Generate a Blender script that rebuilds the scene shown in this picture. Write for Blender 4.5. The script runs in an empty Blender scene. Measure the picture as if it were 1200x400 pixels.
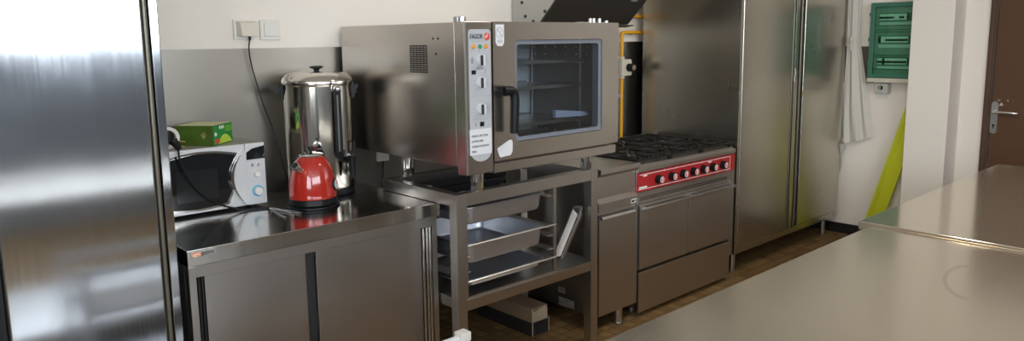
import bpy, bmesh, math, random
from mathutils import Vector, Matrix, Euler
random.seed(7)
scene = bpy.context.scene
COL = scene.collection
PI = math.pi
sin, cos = math.sin, math.cos

# ------------------------------------------------------------------ materials
def new_mat(name):
    m = bpy.data.materials.new(name); m.use_nodes = True
    nt = m.node_tree
    b = nt.nodes.get('Principled BSDF')
    return m, nt, b

def plain(name, col, rough=0.5, metal=0.0, spec=0.5, coat=0.0, bump=0.0, bscale=60.0, var=0.0):
    m, nt, b = new_mat(name)
    b.inputs['Base Color'].default_value = (*col, 1)
    b.inputs['Roughness'].default_value = rough
    b.inputs['Metallic'].default_value = metal
    b.inputs['Specular IOR Level'].default_value = spec
    b.inputs['Coat Weight'].default_value = coat
    if bump or var:
        tc = nt.nodes.new('ShaderNodeTexCoord')
        n = nt.nodes.new('ShaderNodeTexNoise')
        n.inputs['Scale'].default_value = bscale
        n.inputs['Detail'].default_value = 4
        nt.links.new(tc.outputs['Object'], n.inputs['Vector'])
        if bump:
            bp = nt.nodes.new('ShaderNodeBump')
            bp.inputs['Strength'].default_value = bump
            bp.inputs['Distance'].default_value = 0.01
            nt.links.new(n.outputs['Fac'], bp.inputs['Height'])
            nt.links.new(bp.outputs['Normal'], b.inputs['Normal'])
        if var:
            mx = nt.nodes.new('ShaderNodeMixRGB')
            mx.inputs[1].default_value = (*[c * (1 - var) for c in col], 1)
            mx.inputs[2].default_value = (*[min(1, c * (1 + var)) for c in col], 1)
            nt.links.new(n.outputs['Fac'], mx.inputs[0])
            nt.links.new(mx.outputs[0], b.inputs['Base Color'])
    return m

def steel(name, col, rough=0.3, brush=(90, 90, 1.2), var=0.08, rvar=0.10, wave=0.0, wscale=1.5, smudge=0.06, aniso=0.0, grain=0.0):
    """brushed stainless sheet: streaks along the axis with the small scale, wipe marks, slow waviness"""
    m, nt, b = new_mat(name)
    L = nt.links
    b.inputs['Metallic'].default_value = 1.0
    tc = nt.nodes.new('ShaderNodeTexCoord')
    mp = nt.nodes.new('ShaderNodeMapping')
    mp.inputs['Scale'].default_value = brush
    L.new(tc.outputs['Object'], mp.inputs['Vector'])
    n = nt.nodes.new('ShaderNodeTexNoise'); n.inputs['Scale'].default_value = 2.0; n.inputs['Detail'].default_value = 5
    L.new(mp.outputs[0], n.inputs['Vector'])
    n2 = nt.nodes.new('ShaderNodeTexNoise'); n2.inputs['Scale'].default_value = 3.5; n2.inputs['Detail'].default_value = 3
    n2.inputs['Roughness'].default_value = 0.6
    L.new(tc.outputs['Object'], n2.inputs['Vector'])
    mx = nt.nodes.new('ShaderNodeMixRGB')
    mx.inputs[1].default_value = (*[c * (1 - var) for c in col], 1)
    mx.inputs[2].default_value = (*[min(1, c * (1 + var)) for c in col], 1)
    L.new(n.outputs['Fac'], mx.inputs[0])
    L.new(mx.outputs[0], b.inputs['Base Color'])
    mr = nt.nodes.new('ShaderNodeMapRange')
    mr.inputs['From Min'].default_value = 0.3; mr.inputs['From Max'].default_value = 0.7
    mr.inputs['To Min'].default_value = max(0.04, rough - rvar / 2); mr.inputs['To Max'].default_value = rough + rvar / 2
    L.new(n.outputs['Fac'], mr.inputs['Value'])
    mr2 = nt.nodes.new('ShaderNodeMapRange')
    mr2.inputs['From Min'].default_value = 0.30; mr2.inputs['From Max'].default_value = 0.80
    mr2.inputs['To Min'].default_value = 0.0; mr2.inputs['To Max'].default_value = smudge
    L.new(n2.outputs['Fac'], mr2.inputs['Value'])
    ad = nt.nodes.new('ShaderNodeMath'); ad.operation = 'ADD'
    L.new(mr.outputs[0], ad.inputs[0]); L.new(mr2.outputs[0], ad.inputs[1])
    L.new(ad.outputs[0], b.inputs['Roughness'])
    if aniso:
        tg = nt.nodes.new('ShaderNodeTangent'); tg.direction_type = 'RADIAL'; tg.axis = 'Z'
        b.inputs['Anisotropic'].default_value = aniso
        L.new(tg.outputs[0], b.inputs['Tangent'])
    last = None
    if grain:
        bp = nt.nodes.new('ShaderNodeBump'); bp.inputs['Strength'].default_value = grain; bp.inputs['Distance'].default_value = 0.001
        L.new(n.outputs['Fac'], bp.inputs['Height'])
        last = bp
    if wave:
        n3 = nt.nodes.new('ShaderNodeTexNoise'); n3.inputs['Scale'].default_value = wscale; n3.inputs['Detail'].default_value = 1
        L.new(tc.outputs['Object'], n3.inputs['Vector'])
        bp2 = nt.nodes.new('ShaderNodeBump'); bp2.inputs['Strength'].default_value = wave; bp2.inputs['Distance'].default_value = 0.02
        L.new(n3.outputs['Fac'], bp2.inputs['Height'])
        if last: L.new(last.outputs[0], bp2.inputs['Normal'])
        last = bp2
    if last: L.new(last.outputs[0], b.inputs['Normal'])
    return m

def clear(name, tint, gloss=0.1, rough=0.03):
    m, nt, b = new_mat(name)
    out = nt.nodes['Material Output']
    t = nt.nodes.new('ShaderNodeBsdfTransparent'); t.inputs[0].default_value = (*tint, 1)
    g = nt.nodes.new('ShaderNodeBsdfGlossy'); g.inputs['Roughness'].default_value = rough
    f = nt.nodes.new('ShaderNodeFresnel'); f.inputs['IOR'].default_value = 1.5
    a = nt.nodes.new('ShaderNodeMath'); a.operation = 'ADD'; a.inputs[1].default_value = gloss - 0.045
    a.use_clamp = True
    mix = nt.nodes.new('ShaderNodeMixShader')
    nt.links.new(f.outputs[0], a.inputs[0]); nt.links.new(a.outputs[0], mix.inputs[0])
    nt.links.new(t.outputs[0], mix.inputs[1]); nt.links.new(g.outputs[0], mix.inputs[2])
    nt.links.new(mix.outputs[0], out.inputs[0])
    return m

def tiles_mat():
    m, nt, b = new_mat('brown_floor_tile')
    L = nt.links
    tc = nt.nodes.new('ShaderNodeTexCoord')
    br = nt.nodes.new('ShaderNodeTexBrick')
    br.offset = 0.0; br.squash = 1.0
    br.inputs['Scale'].default_value = 1.0
    br.inputs['Brick Width'].default_value = 0.07; br.inputs['Row Height'].default_value = 0.07
    br.inputs['Mortar Size'].default_value = 0.003
    br.inputs['Color1'].default_value = (0.175, 0.102, 0.040, 1)
    br.inputs['Color2'].default_value = (0.27, 0.168, 0.070, 1)
    br.inputs['Mortar'].default_value = (0.09, 0.055, 0.03, 1)
    L.new(tc.outputs['Object'], br.inputs['Vector'])
    n = nt.nodes.new('ShaderNodeTexNoise'); n.inputs['Scale'].default_value = 7; n.inputs['Detail'].default_value = 6
    L.new(tc.outputs['Object'], n.inputs['Vector'])
    mx = nt.nodes.new('ShaderNodeMixRGB'); mx.blend_type = 'MULTIPLY'; mx.inputs[0].default_value = 0.6
    L.new(br.outputs['Color'], mx.inputs[1])
    cr = nt.nodes.new('ShaderNodeMapRange'); cr.inputs['To Min'].default_value = 0.45; cr.inputs['To Max'].default_value = 1.3
    L.new(n.outputs['Fac'], cr.inputs['Value']); L.new(cr.outputs[0], mx.inputs[2])
    L.new(mx.outputs[0], b.inputs['Base Color'])
    b.inputs['Roughness'].default_value = 0.62; b.inputs['Specular IOR Level'].default_value = 0.25
    bp = nt.nodes.new('ShaderNodeBump'); bp.inputs['Strength'].default_value = 0.4; bp.inputs['Distance'].default_value = 0.002
    bp.invert = True
    L.new(br.outputs['Fac'], bp.inputs['Height']); L.new(bp.outputs[0], b.inputs['Normal'])
    return m

def door_paint():
    m, nt, b = new_mat('brown_door_paint')
    L = nt.links
    tc = nt.nodes.new('ShaderNodeTexCoord')
    n = nt.nodes.new('ShaderNodeTexNoise'); n.inputs['Scale'].default_value = 28; n.inputs['Detail'].default_value = 8
    L.new(tc.outputs['Object'], n.inputs['Vector'])
    # paint chips cluster round the handle (object space is world space for the door)
    vm = nt.nodes.new('ShaderNodeVectorMath'); vm.operation = 'DISTANCE'
    vm.inputs[1].default_value = (6.09, 1.50, 1.145)
    L.new(tc.outputs['Object'], vm.inputs[0])
    r = nt.nodes.new('ShaderNodeMapRange'); r.inputs['From Min'].default_value = 0.0; r.inputs['From Max'].default_value = 0.11
    r.inputs['To Min'].default_value = 0.13; r.inputs['To Max'].default_value = -0.12
    L.new(vm.outputs['Value'], r.inputs['Value'])
    s = nt.nodes.new('ShaderNodeMath'); s.operation = 'ADD'
    L.new(n.outputs['Fac'], s.inputs[0]); L.new(r.outputs[0], s.inputs[1])
    g = nt.nodes.new('ShaderNodeMapRange'); g.inputs['From Min'].default_value = 0.61; g.inputs['From Max'].default_value = 0.635
    L.new(s.outputs[0], g.inputs['Value'])
    mx = nt.nodes.new('ShaderNodeMixRGB')
    mx.inputs[1].default_value = (0.105, 0.050, 0.024, 1); mx.inputs[2].default_value = (0.5, 0.42, 0.34, 1)
    L.new(g.outputs[0], mx.inputs[0]); L.new(mx.outputs[0], b.inputs['Base Color'])
    b.inputs['Roughness'].default_value = 0.55; b.inputs['Specular IOR Level'].default_value = 0.3
    return m

def table_steel(name, ring=None, rg=0.17):
    m = steel(name, (0.60, 0.525, 0.42), rough=rg, brush=(1.0, 12, 12), var=0.02, rvar=0.015, smudge=0.035, wave=0.0, grain=0.0)
    m.node_tree.nodes.get('Principled BSDF').inputs['Metallic'].default_value = 0.84
    if ring:  # darker half ring mixed into the top's colour
        nt = m.node_tree; L = nt.links
        b = nt.nodes.get('Principled BSDF')
        tc = nt.nodes.new('ShaderNodeTexCoord')
        mp = nt.nodes.new('ShaderNodeMapping'); mp.vector_type = 'TEXTURE'
        mp.inputs['Location'].default_value = ring[:3]
        mp.inputs['Rotation'].default_value = (0, 0, ring[3]); mp.inputs['Scale'].default_value = (ring[4], ring[5], 1)
        L.new(tc.outputs['Object'], mp.inputs['Vector'])
        ln_ = nt.nodes.new('ShaderNodeVectorMath'); ln_.operation = 'LENGTH'
        L.new(mp.outputs[0], ln_.inputs[0])
        a = nt.nodes.new('ShaderNodeMath'); a.operation = 'SUBTRACT'; a.inputs[1].default_value = 1.0
        L.new(ln_.outputs['Value'], a.inputs[0])
        ab = nt.nodes.new('ShaderNodeMath'); ab.operation = 'ABSOLUTE'; L.new(a.outputs[0], ab.inputs[0])
        r0 = nt.nodes.new('ShaderNodeMapRange'); r0.inputs['From Min'].default_value = 0.04; r0.inputs['From Max'].default_value = 0.13
        r0.inputs['To Min'].default_value = 0.40; r0.inputs['To Max'].default_value = 0.0
        L.new(ab.outputs[0], r0.inputs['Value'])
        sp_ = nt.nodes.new('ShaderNodeSeparateXYZ'); L.new(mp.outputs[0], sp_.inputs[0])
        hf = nt.nodes.new('ShaderNodeMapRange'); hf.inputs['From Min'].default_value = -0.1; hf.inputs['From Max'].default_value = 0.3
        L.new(sp_.outputs['Y'], hf.inputs['Value'])
        r = nt.nodes.new('ShaderNodeMath'); r.operation = 'MULTIPLY'
        L.new(r0.outputs[0], r.inputs[0]); L.new(hf.outputs[0], r.inputs[1])
        src = b.inputs['Base Color'].links[0].from_socket
        mx = nt.nodes.new('ShaderNodeMixRGB'); mx.inputs[2].default_value = (0.25, 0.23, 0.2, 1)
        L.new(r.outputs[0], mx.inputs[0]); L.new(src, mx.inputs[1]); L.new(mx.outputs[0], b.inputs['Base Color'])
    return m

M = dict(
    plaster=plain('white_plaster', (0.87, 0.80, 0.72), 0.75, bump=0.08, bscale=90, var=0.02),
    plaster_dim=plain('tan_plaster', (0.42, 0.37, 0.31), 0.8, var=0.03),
    ceiling=plain('white_ceiling', (0.82, 0.80, 0.77), 0.85, var=0.02),
    tile=tiles_mat(),
    splash=steel('splash_sheet', (0.33, 0.305, 0.27), 0.36, (3, 3, 3), 0.03, 0.05, wave=0.05),
    fridge=steel('fridge_steel', (0.545, 0.575, 0.625), 0.10, (70, 70, 0.8), 0.04, 0.03, wave=0.06, wscale=1.3, smudge=0.05, aniso=0.5),
    steel=steel('brushed_steel', (0.57, 0.54, 0.51), 0.29, (2, 50, 50), 0.02, 0.02, wave=0.05, smudge=0.06),
    steel_v=steel('brushed_steel_upright', (0.56, 0.53, 0.50), 0.31, (50, 50, 1), 0.02, 0.02, wave=0.05, smudge=0.06),
    cabinet=steel('tall_cabinet_steel', (0.54, 0.515, 0.45), 0.25, (30, 30, 0.5), 0.012, 0.008, wave=0.04, smudge=0.03),
    top=steel('worktop_steel', (0.60, 0.59, 0.57), 0.12, (1.5, 50, 50), 0.03, 0.03, wave=0.04, smudge=0.05),
    oven=steel('oven_steel', (0.56, 0.52, 0.48), 0.22, (50, 50, 1), 0.02, 0.02, wave=0.05, smudge=0.05),
    cavity=steel('oven_inside_steel', (0.62, 0.62, 0.62), 0.35, (20, 20, 20), 0.05, 0.05),
    pan=steel('gastro_pan_steel', (0.64, 0.65, 0.69), 0.38, (20, 20, 20), 0.03, 0.04, smudge=0.06, grain=0.0),
    chrome=plain('chrome', (0.72, 0.71, 0.69), 0.10, 1.0),
    satin=plain('satin_chrome', (0.68, 0.68, 0.68), 0.28, 1.0),
    urn=steel('urn_steel', (0.66, 0.62, 0.56), 0.09, (40, 40, 2), 0.03, 0.04, smudge=0.05),
    table=None, table2=None,
    black=plain('black_plastic', (0.008, 0.008, 0.009), 0.38, spec=0.25),
    rubber=plain('black_rubber', (0.015, 0.015, 0.016), 0.5),
    gap=plain('dark_gap', (0.012, 0.011, 0.010), 0.7),
    olive=plain('olive_gasket', (0.16, 0.145, 0.11), 0.35, 0.6),
    iron=plain('cast_iron', (0.014, 0.013, 0.012), 0.42, 0.2, bump=0.1, bscale=150),
    red=plain('red_panel_enamel', (0.40, 0.018, 0.022), 0.30),
    kettle=plain('red_kettle_enamel', (0.42, 0.022, 0.012), 0.12, coat=0.6),
    white=plain('white_plastic', (0.78, 0.745, 0.69), 0.4),
    cream=plain('cream_plastic', (0.72, 0.66, 0.55), 0.4),
    silver=plain('silver_plastic', (0.72, 0.72, 0.73), 0.32, 0.25),
    mwbody=plain('microwave_casing', (0.30, 0.29, 0.26), 0.45),
    mwglass=plain('microwave_dark_window', (0.010, 0.011, 0.013), 0.07, coat=0.5),
    panelgrey=plain('control_panel_grey', (0.43, 0.44, 0.465), 0.38),
    paper=plain('white_paper', (0.66, 0.66, 0.68), 0.6),
    ink=plain('dark_ink', (0.03, 0.03, 0.035), 0.6),
    greyink=plain('grey_ink', (0.25, 0.25, 0.27), 0.6),
    whiteink=plain('white_ink', (0.82, 0.80, 0.78), 0.5),
    redink=plain('red_ink', (0.60, 0.06, 0.05), 0.5),
    orangeink=plain('orange_ink', (0.75, 0.25, 0.08), 0.5),
    amber=plain('amber_lens', (0.80, 0.30, 0.03), 0.2),
    greenlens=plain('green_lens', (0.03, 0.30, 0.13), 0.2),
    blue=plain('blue_ring', (0.10, 0.45, 0.65), 0.4),
    glass=clear('oven_glass', (0.84, 0.89, 0.93), 0.05),
    boxdark=plain('tea_box_dark_green', (0.07, 0.13, 0.012), 0.45, var=0.35, bscale=25),
    boxgreen=plain('tea_box_green', (0.02, 0.25, 0.045), 0.4),
    boxlime=plain('tea_box_lime', (0.50, 0.68, 0.06), 0.4),
    boxtop=plain('tea_box_top', (0.66, 0.65, 0.36), 0.45, var=0.2, bscale=20),
    card=plain('brown_cardboard', (0.26, 0.175, 0.105), 0.8, var=0.1, bscale=30),
    cardin=plain('pale_torn_cardboard', (0.50, 0.40, 0.29), 0.85, var=0.15, bscale=40),
    yellow=plain('yellow_gas_paint', (0.85, 0.42, 0.01), 0.38),
    hoodgrey=plain('hood_grey_sheet', (0.50, 0.49, 0.46), 0.38, 0.5, var=0.05, bscale=8),
    hooddark=plain('hood_dark_filter', (0.055, 0.048, 0.040), 0.45, 0.3, var=0.1, bscale=10),
    plategrey=plain('dim_rating_plate', (0.20, 0.175, 0.14), 0.6),
    cloth=plain('off_white_apron_cotton', (0.66, 0.63, 0.56), 0.9, bump=0.15, bscale=220, var=0.05),
    dado=plain('added_cool_grey_dado', (0.20, 0.21, 0.225), 0.7),  # for the added, unseen dado; cool tone tints the steel reflections
    lime=plain('chartreuse_plastic', (0.55, 0.58, 0.015), 0.45),
    egreen=plain('green_enclosure', (0.035, 0.150, 0.092), 0.45),
    egreenpane=clear('green_clear_door', (0.46, 0.72, 0.57), 0.01, 0.05),
    eplate=plain('enclosure_faceplate', (0.26, 0.33, 0.28), 0.5),
    ebreak=plain('breaker_grey', (0.75, 0.80, 0.75), 0.45),
    beige=plain('enclosure_beige', (0.58, 0.54, 0.44), 0.5),
    door=door_paint(),
    frame=plain('door_frame_brown', (0.085, 0.042, 0.022), 0.6, var=0.2, bscale=30),
    board=plain('dark_backing_board', (0.075, 0.06, 0.045), 0.6),
    base=plain('black_baseboard', (0.012, 0.011, 0.010), 0.5),
    trolley=plain('white_painted_metal', (0.78, 0.78, 0.78), 0.35),
    winframe=plain('white_window_frame', (0.75, 0.75, 0.74), 0.4),
    scuff=plain('grey_smear', (0.5, 0.5, 0.48), 0.6),
)
M['table'] = table_steel('island_table_steel', (2.45, 0.650, 0.9, math.radians(15.4), 0.172, 0.062))
M['table2'] = table_steel('end_table_steel', None, 0.10)

# ------------------------------------------------------------------ mesh builder
class MB:
    def __init__(s): s.bm = bmesh.new(); s.mi = 0
    def _mark(s): return set(s.bm.faces)
    def _new(s, before, mi=None):
        k = s.mi if mi is None else mi
        for f in s.bm.faces:
            if f not in before: f.material_index = k
    def mat(s, i): s.mi = i; return s
    def box(s, x0, x1, y0, y1, z0, z1, bevel=0.0, seg=2):
        bef = s._mark()
        x0, x1 = min(x0, x1), max(x0, x1); y0, y1 = min(y0, y1), max(y0, y1); z0, z1 = min(z0, z1), max(z0, z1)
        v = [s.bm.verts.new((x, y, z)) for x in (x0, x1) for y in (y0, y1) for z in (z0, z1)]
        fs = [(0, 1, 3, 2), (4, 6, 7, 5), (0, 4, 5, 1), (2, 3, 7, 6), (0, 2, 6, 4), (1, 5, 7, 3)]
        F = [s.bm.faces.new([v[i] for i in f]) for f in fs]
        if bevel:
            bevel = min(bevel, 0.45 * min(x1 - x0, y1 - y0, z1 - z0))
            E = list({e for f in F for e in f.edges})
            bmesh.ops.bevel(s.bm, geom=E, offset=bevel, segments=seg, profile=0.5, affect='EDGES', clamp_overlap=True)
        s._new(bef); return s
    def prism(s, poly, axis, a, b):
        """extrude a 2-D polygon along axis ('x': poly in (y,z); 'y': (x,z); 'z': (x,y))"""
        bef = s._mark()
        def P(p, t):
            return {'x': (t, p[0], p[1]), 'y': (p[0], t, p[1]), 'z': (p[0], p[1], t)}[axis]
        A = [s.bm.verts.new(P(p, a)) for p in poly]; B = [s.bm.verts.new(P(p, b)) for p in poly]
        n = len(poly)
        for i in range(n): s.bm.faces.new((A[i], A[(i + 1) % n], B[(i + 1) % n], B[i]))
        s.bm.faces.new(A); s.bm.faces.new(list(reversed(B)))
        s._new(bef); return s
    def cyl(s, p0, p1, r, r1=None, seg=24, bevel=0.0):
        r1 = r if r1 is None else r1
        bef = s._mark()
        p0, p1 = Vector(p0), Vector(p1); d = (p1 - p0).normalized()
        u = d.orthogonal().normalized(); w = d.cross(u)
        def ring(c, rr): return [s.bm.verts.new(c + (u * cos(2 * PI * i / seg) + w * sin(2 * PI * i / seg)) * rr) for i in range(seg)]
        L = (p1 - p0).length
        st = [(0, r), (1, r1)]
        if bevel:
            bv = min(bevel, L * 0.4, r * 0.8, r1 * 0.8) if min(r, r1) > 0 else 0
            st = [(0, r - bv), (bv * .3 / L, r - bv * .3), (bv / L, r), (1 - bv / L, r1), (1 - bv * .3 / L, r1 - bv * .3), (1, r1 - bv)]
        R = [ring(p0 + d * L * t, rr) for t, rr in st]
        for A, B in zip(R, R[1:]):
            for i in range(seg): s.bm.faces.new((A[i], A[(i + 1) % seg], B[(i + 1) % seg], B[i]))
        s.bm.faces.new(list(reversed(R[0]))); s.bm.faces.new(R[-1])
        s._new(bef); return s
    def lathe(s, cx, cy, prof, seg=40, cap=True):
        """prof: list of (r, z) bottom to top"""
        bef = s._mark()
        R = []
        for r, z in prof:
            if r <= 1e-6: R.append([s.bm.verts.new((cx, cy, z))])
            else: R.append([s.bm.verts.new((cx + r * cos(2 * PI * i / seg), cy + r * sin(2 * PI * i / seg), z)) for i in range(seg)])
        for A, B in zip(R, R[1:]):
            for i in range(seg):
                j = (i + 1) % seg
                if len(A) == 1 and len(B) > 1: s.bm.faces.new((A[0], B[j], B[i]))
                elif len(B) == 1 and len(A) > 1: s.bm.faces.new((A[i], A[j], B[0]))
                elif len(A) > 1: s.bm.faces.new((A[i], A[j], B[j], B[i]))
        if cap:
            if len(R[0]) > 1: s.bm.faces.new(list(reversed(R[0])))
            if len(R[-1]) > 1: s.bm.faces.new(R[-1])
        s._new(bef); return s
    def tube(s, pts, r, seg=10, smooth=0, flat=1.0):
        bef = s._mark()
        P = [Vector(p) for p in pts]
        for _ in range(smooth):
            Q = [P[0]]
            for a, b in zip(P, P[1:]):
                Q += [a.lerp(b, .25), a.lerp(b, .75)]
            Q.append(P[-1]); P = Q
        rs = r if isinstance(r, (list, tuple)) else None
        T = []
        for i in range(len(P)):
            a = P[max(0, i - 1)]; b = P[min(len(P) - 1, i + 1)]
            T.append((b - a).normalized())
        u = T[0].orthogonal().normalized(); R = []
        for i, (p, t) in enumerate(zip(P, T)):
            u = (u - t * u.dot(t)).normalized(); w = t.cross(u)
            k = r if rs is None else rs[0] + (rs[1] - rs[0]) * i / (len(P) - 1)
            R.append([s.bm.verts.new(p + (u * cos(2 * PI * j / seg) + w * sin(2 * PI * j / seg) * flat) * k) for j in range(seg)])
        for A, B in zip(R, R[1:]):
            for j in range(seg): s.bm.faces.new((A[j], A[(j + 1) % seg], B[(j + 1) % seg], B[j]))
        s.bm.faces.new(list(reversed(R[0]))); s.bm.faces.new(R[-1])
        s._new(bef); return s
    def ball(s, c, r, sx=1, sy=1, sz=1, seg=20):
        bef = s._mark()
        res = bmesh.ops.create_uvsphere(s.bm, u_segments=seg, v_segments=seg // 2, radius=r)
        for v in res['verts']: v.co = Vector((v.co.x * sx + c[0], v.co.y * sy + c[1], v.co.z * sz + c[2]))
        s._new(bef); return s
    def poly(s, pts):
        bef = s._mark()
        s.bm.faces.new([s.bm.verts.new(p) for p in pts]); s._new(bef); return s
    def loft(s, rings, close=True, cap0=True, cap1=True):
        bef = s._mark()
        R = [[s.bm.verts.new(p) for p in r] for r in rings]
        n = len(R[0])
        for A, B in zip(R, R[1:]):
            for i in range(n if close else n - 1):
                s.bm.faces.new((A[i], A[(i + 1) % n], B[(i + 1) % n], B[i]))
        if cap0: s.bm.faces.new(list(reversed(R[0])))
        if cap1: s.bm.faces.new(R[-1])
        s._new(bef); return s

def rrect(cx, cy, hx, hy, r, k=5):
    out = []
    r = min(r, hx * .98, hy * .98)
    for (sx, sy, a0) in ((1, 1, 0), (-1, 1, PI / 2), (-1, -1, PI), (1, -1, 1.5 * PI)):
        for i in range(k + 1):
            a = a0 + PI / 2 * i / k
            out.append((cx + sx * (hx - r) + r * cos(a), cy + sy * (hy - r) + r * sin(a)))
    return out

def link_mesh(name, bm, mats, smooth=True):
    bmesh.ops.recalc_face_normals(bm, faces=bm.faces)
    me = bpy.data.meshes.new(name); bm.to_mesh(me); bm.free()
    for m in mats: me.materials.append(m)
    if smooth:
        for p in me.polygons: p.use_smooth = True
        me.set_sharp_from_angle(angle=math.radians(35))
    o = bpy.data.objects.new(name, me); COL.objects.link(o)
    if smooth:
        wn_ = o.modifiers.new('weighted_normal', 'WEIGHTED_NORMAL'); wn_.keep_sharp = True; wn_.weight = 80
    return o

def tag(o, label=None, cat=None, group=None, kind=None):
    if label: o['label'] = label
    if cat: o['category'] = cat
    if group: o['group'] = group
    if kind: o['kind'] = kind
    return o

def thing(name, label, cat, loc=(0, 0, 0), group=None, rot=None):
    o = bpy.data.objects.new(name, None); COL.objects.link(o)
    o.location = loc; o.empty_display_size = 0.1
    if rot: o.rotation_euler = rot
    return tag(o, label, cat, group)

def root_loc(p):
    v = Vector(p.location)
    while p.parent: p = p.parent; v += Vector(p.location)
    return v

def part(name, mb, mats, parent=None, label=None, local=False, smooth=True, pivot=None):
    """mb is in world coordinates unless local=True"""
    if not isinstance(mats, (list, tuple)): mats = [mats]
    mats = [M[m] if isinstance(m, str) else m for m in mats]
    bm = mb.bm
    off = Vector((0, 0, 0))
    if pivot is not None: off = Vector(pivot)
    elif parent is not None and not local: off = root_loc(parent)
    if off.length: bmesh.ops.translate(bm, verts=bm.verts, vec=-off)
    o = link_mesh(name, bm, mats, smooth)
    if parent is not None: o.parent = parent
    if pivot is not None:
        o.location = off - (root_loc(parent) if (parent is not None and not local) else Vector((0, 0, 0)))
    if label: o['label'] = label
    return o

def solo(name, mb, mats, label, cat, loc, group=None):
    o = part(name, mb, mats, None, pivot=loc)
    return tag(o, label, cat, group)

def struct(name, mb, mats, parent=None):
    o = part(name, mb, mats, parent)
    if parent is None: o['kind'] = 'structure'
    return o

def text_mesh(s, size, origin, xdir, updir, thick=0.0004, align='LEFT', bold=0.0, squeeze=1.0):
    cu = bpy.data.curves.new('lettering', 'FONT'); cu.body = s; cu.size = size; cu.extrude = thick; cu.offset = bold
    cu.align_x = align; cu.align_y = 'CENTER'; cu.resolution_u = 3
    to = bpy.data.objects.new('lettering', cu); COL.objects.link(to)
    dg = bpy.context.evaluated_depsgraph_get(); dg.update()
    me = bpy.data.meshes.new_from_object(to.evaluated_get(dg))
    bpy.data.objects.remove(to); bpy.data.curves.remove(cu)
    x = Vector(xdir).normalized(); u = Vector(updir).normalized(); n = x.cross(u)
    mt = Matrix((( x.x, u.x, n.x, origin[0]), (x.y, u.y, n.y, origin[1]), (x.z, u.z, n.z, origin[2]), (0, 0, 0, 1)))
    mb = MB(); mb.bm.from_mesh(me)
    for v in mb.bm.verts: v.co.x *= squeeze
    mb.bm.transform(mt); bpy.data.meshes.remove(me)
    return mb

def lettering(s, size, origin, mat, parent, xdir=(1, 0, 0), updir=(0, 0, 1), align='LEFT', bold=0.0, squeeze=1.0, local=False):
    return part('lettering', text_mesh(s, size, origin, xdir, updir, align=align, bold=bold, squeeze=squeeze), mat, parent, smooth=False, local=local)

# ------------------------------------------------------------------ the room
YB, XR, XL, YF, ZC = 3.50, 6.12, -1.80, -2.40, 2.85
struct('floor', MB().box(XL - .2, XR + .2, YF - .2, YB + .2, -0.1, 0), 'tile')
struct('ceiling', MB().box(XL - .2, XR + .2, YF - .2, YB + .2, ZC, ZC + .1), 'ceiling')
struct('wall_back', MB().box(XL - .2, XR + .2, YB, YB + .2, 0, ZC), 'plaster')
DY0, DY1, DZ = 0.72, 1.605, 2.06      # door opening in the right wall
struct('wall_right', MB().box(XR, XR + .2, DY1, YB, 0, ZC).box(XR, XR + .2, YF, DY0, 0, ZC).box(XR, XR + .2, DY0, DY1, DZ, ZC), 'plaster')
# left wall with a wide window, wall behind the camera with a paned window
LW = (-1.9, 0.6, 1.05, 2.60)
w = MB().box(XL - .2, XL, YF, LW[0], 0, ZC).box(XL - .2, XL, LW[1], YB, 0, ZC)
w.box(XL - .2, XL, LW[0], LW[1], 0, LW[2]).box(XL - .2, XL, LW[0], LW[1], LW[3], ZC)
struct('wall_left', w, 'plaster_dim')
FW = (-1.60, 2.80, 1.595, 2.74)
w = MB().box(XL, FW[0], YF - .2, YF, 0, ZC).box(FW[1], XR, YF - .2, YF, 0, ZC)
w.box(FW[0], FW[1], YF - .2, YF, 0, FW[2]).box(FW[0], FW[1], YF - .2, YF, FW[3], ZC)
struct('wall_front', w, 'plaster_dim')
f = MB()
for (a, b) in ((LW[0], LW[0] + .06), (LW[1] - .06, LW[1])): f.box(XL - .14, XL - .08, a, b, LW[2], LW[3], .004)
for (a, b) in ((LW[2], LW[2] + .06), (LW[3] - .06, LW[3])): f.box(XL - .14, XL - .08, LW[0] + .06, LW[1] - .06, a, b, .004)
for k in (1, 2): y = LW[0] + (LW[1] - LW[0]) * k / 3; f.box(XL - .135, XL - .085, y - .03, y + .03, LW[2] + .06, LW[3] - .06, .004)
struct('window_1', f, 'winframe')
f = MB()
for (a, b) in ((FW[0], FW[0] + .06), (FW[1] - .06, FW[1])): f.box(a, b, YF - .14, YF - .08, FW[2], FW[3], .004)
for (a, b) in ((FW[2], FW[2] + .06), (FW[3] - .06, FW[3])): f.box(FW[0] + .06, FW[1] - .06, YF - .14, YF - .08, a, b, .004)
for k in (1, 2, 3, 4):
    x = FW[0] + (FW[1] - FW[0]) * k / 5; f.box(x - .03, x + .03, YF - .135, YF - .085, FW[2] + .06, FW[3] - .06, .004)
struct('window_2', f, 'winframe')
struct('added_dado_left', MB().box(XL, XL + .012, YF + .012, YB - .006, 0.0, 1.0), 'dado')  # unseen dado, added so the steel reflects a darker room
struct('added_dado_front', MB().box(XL + .012, XR, YF, YF + .012, 0.0, 1.50), 'dado')  # unseen too, added for darker, bluer reflections in the refrigerator
# pillar standing out of the right wall
struct('wall_pillar', MB().box(5.88, XR, 1.775, 2.06, 0, ZC, .008), 'plaster')
struct('baseboard_right', MB().box(XR - .015, XR, 2.06, YB - .006, 0, 0.082, .002), 'base')
struct('baseboard_pillar', MB().box(5.866, 5.88, 1.765, 2.07, 0, 0.082, .002), 'base')
struct('trim_1', MB().box(XL + .4, XR - .002, YB - .005, YB, 0.0, 1.607), 'splash')
struct('trim_2', MB().box(XR - .012, XR, 2.385, 3.40, 1.255, 1.545, .002), 'board')

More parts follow.
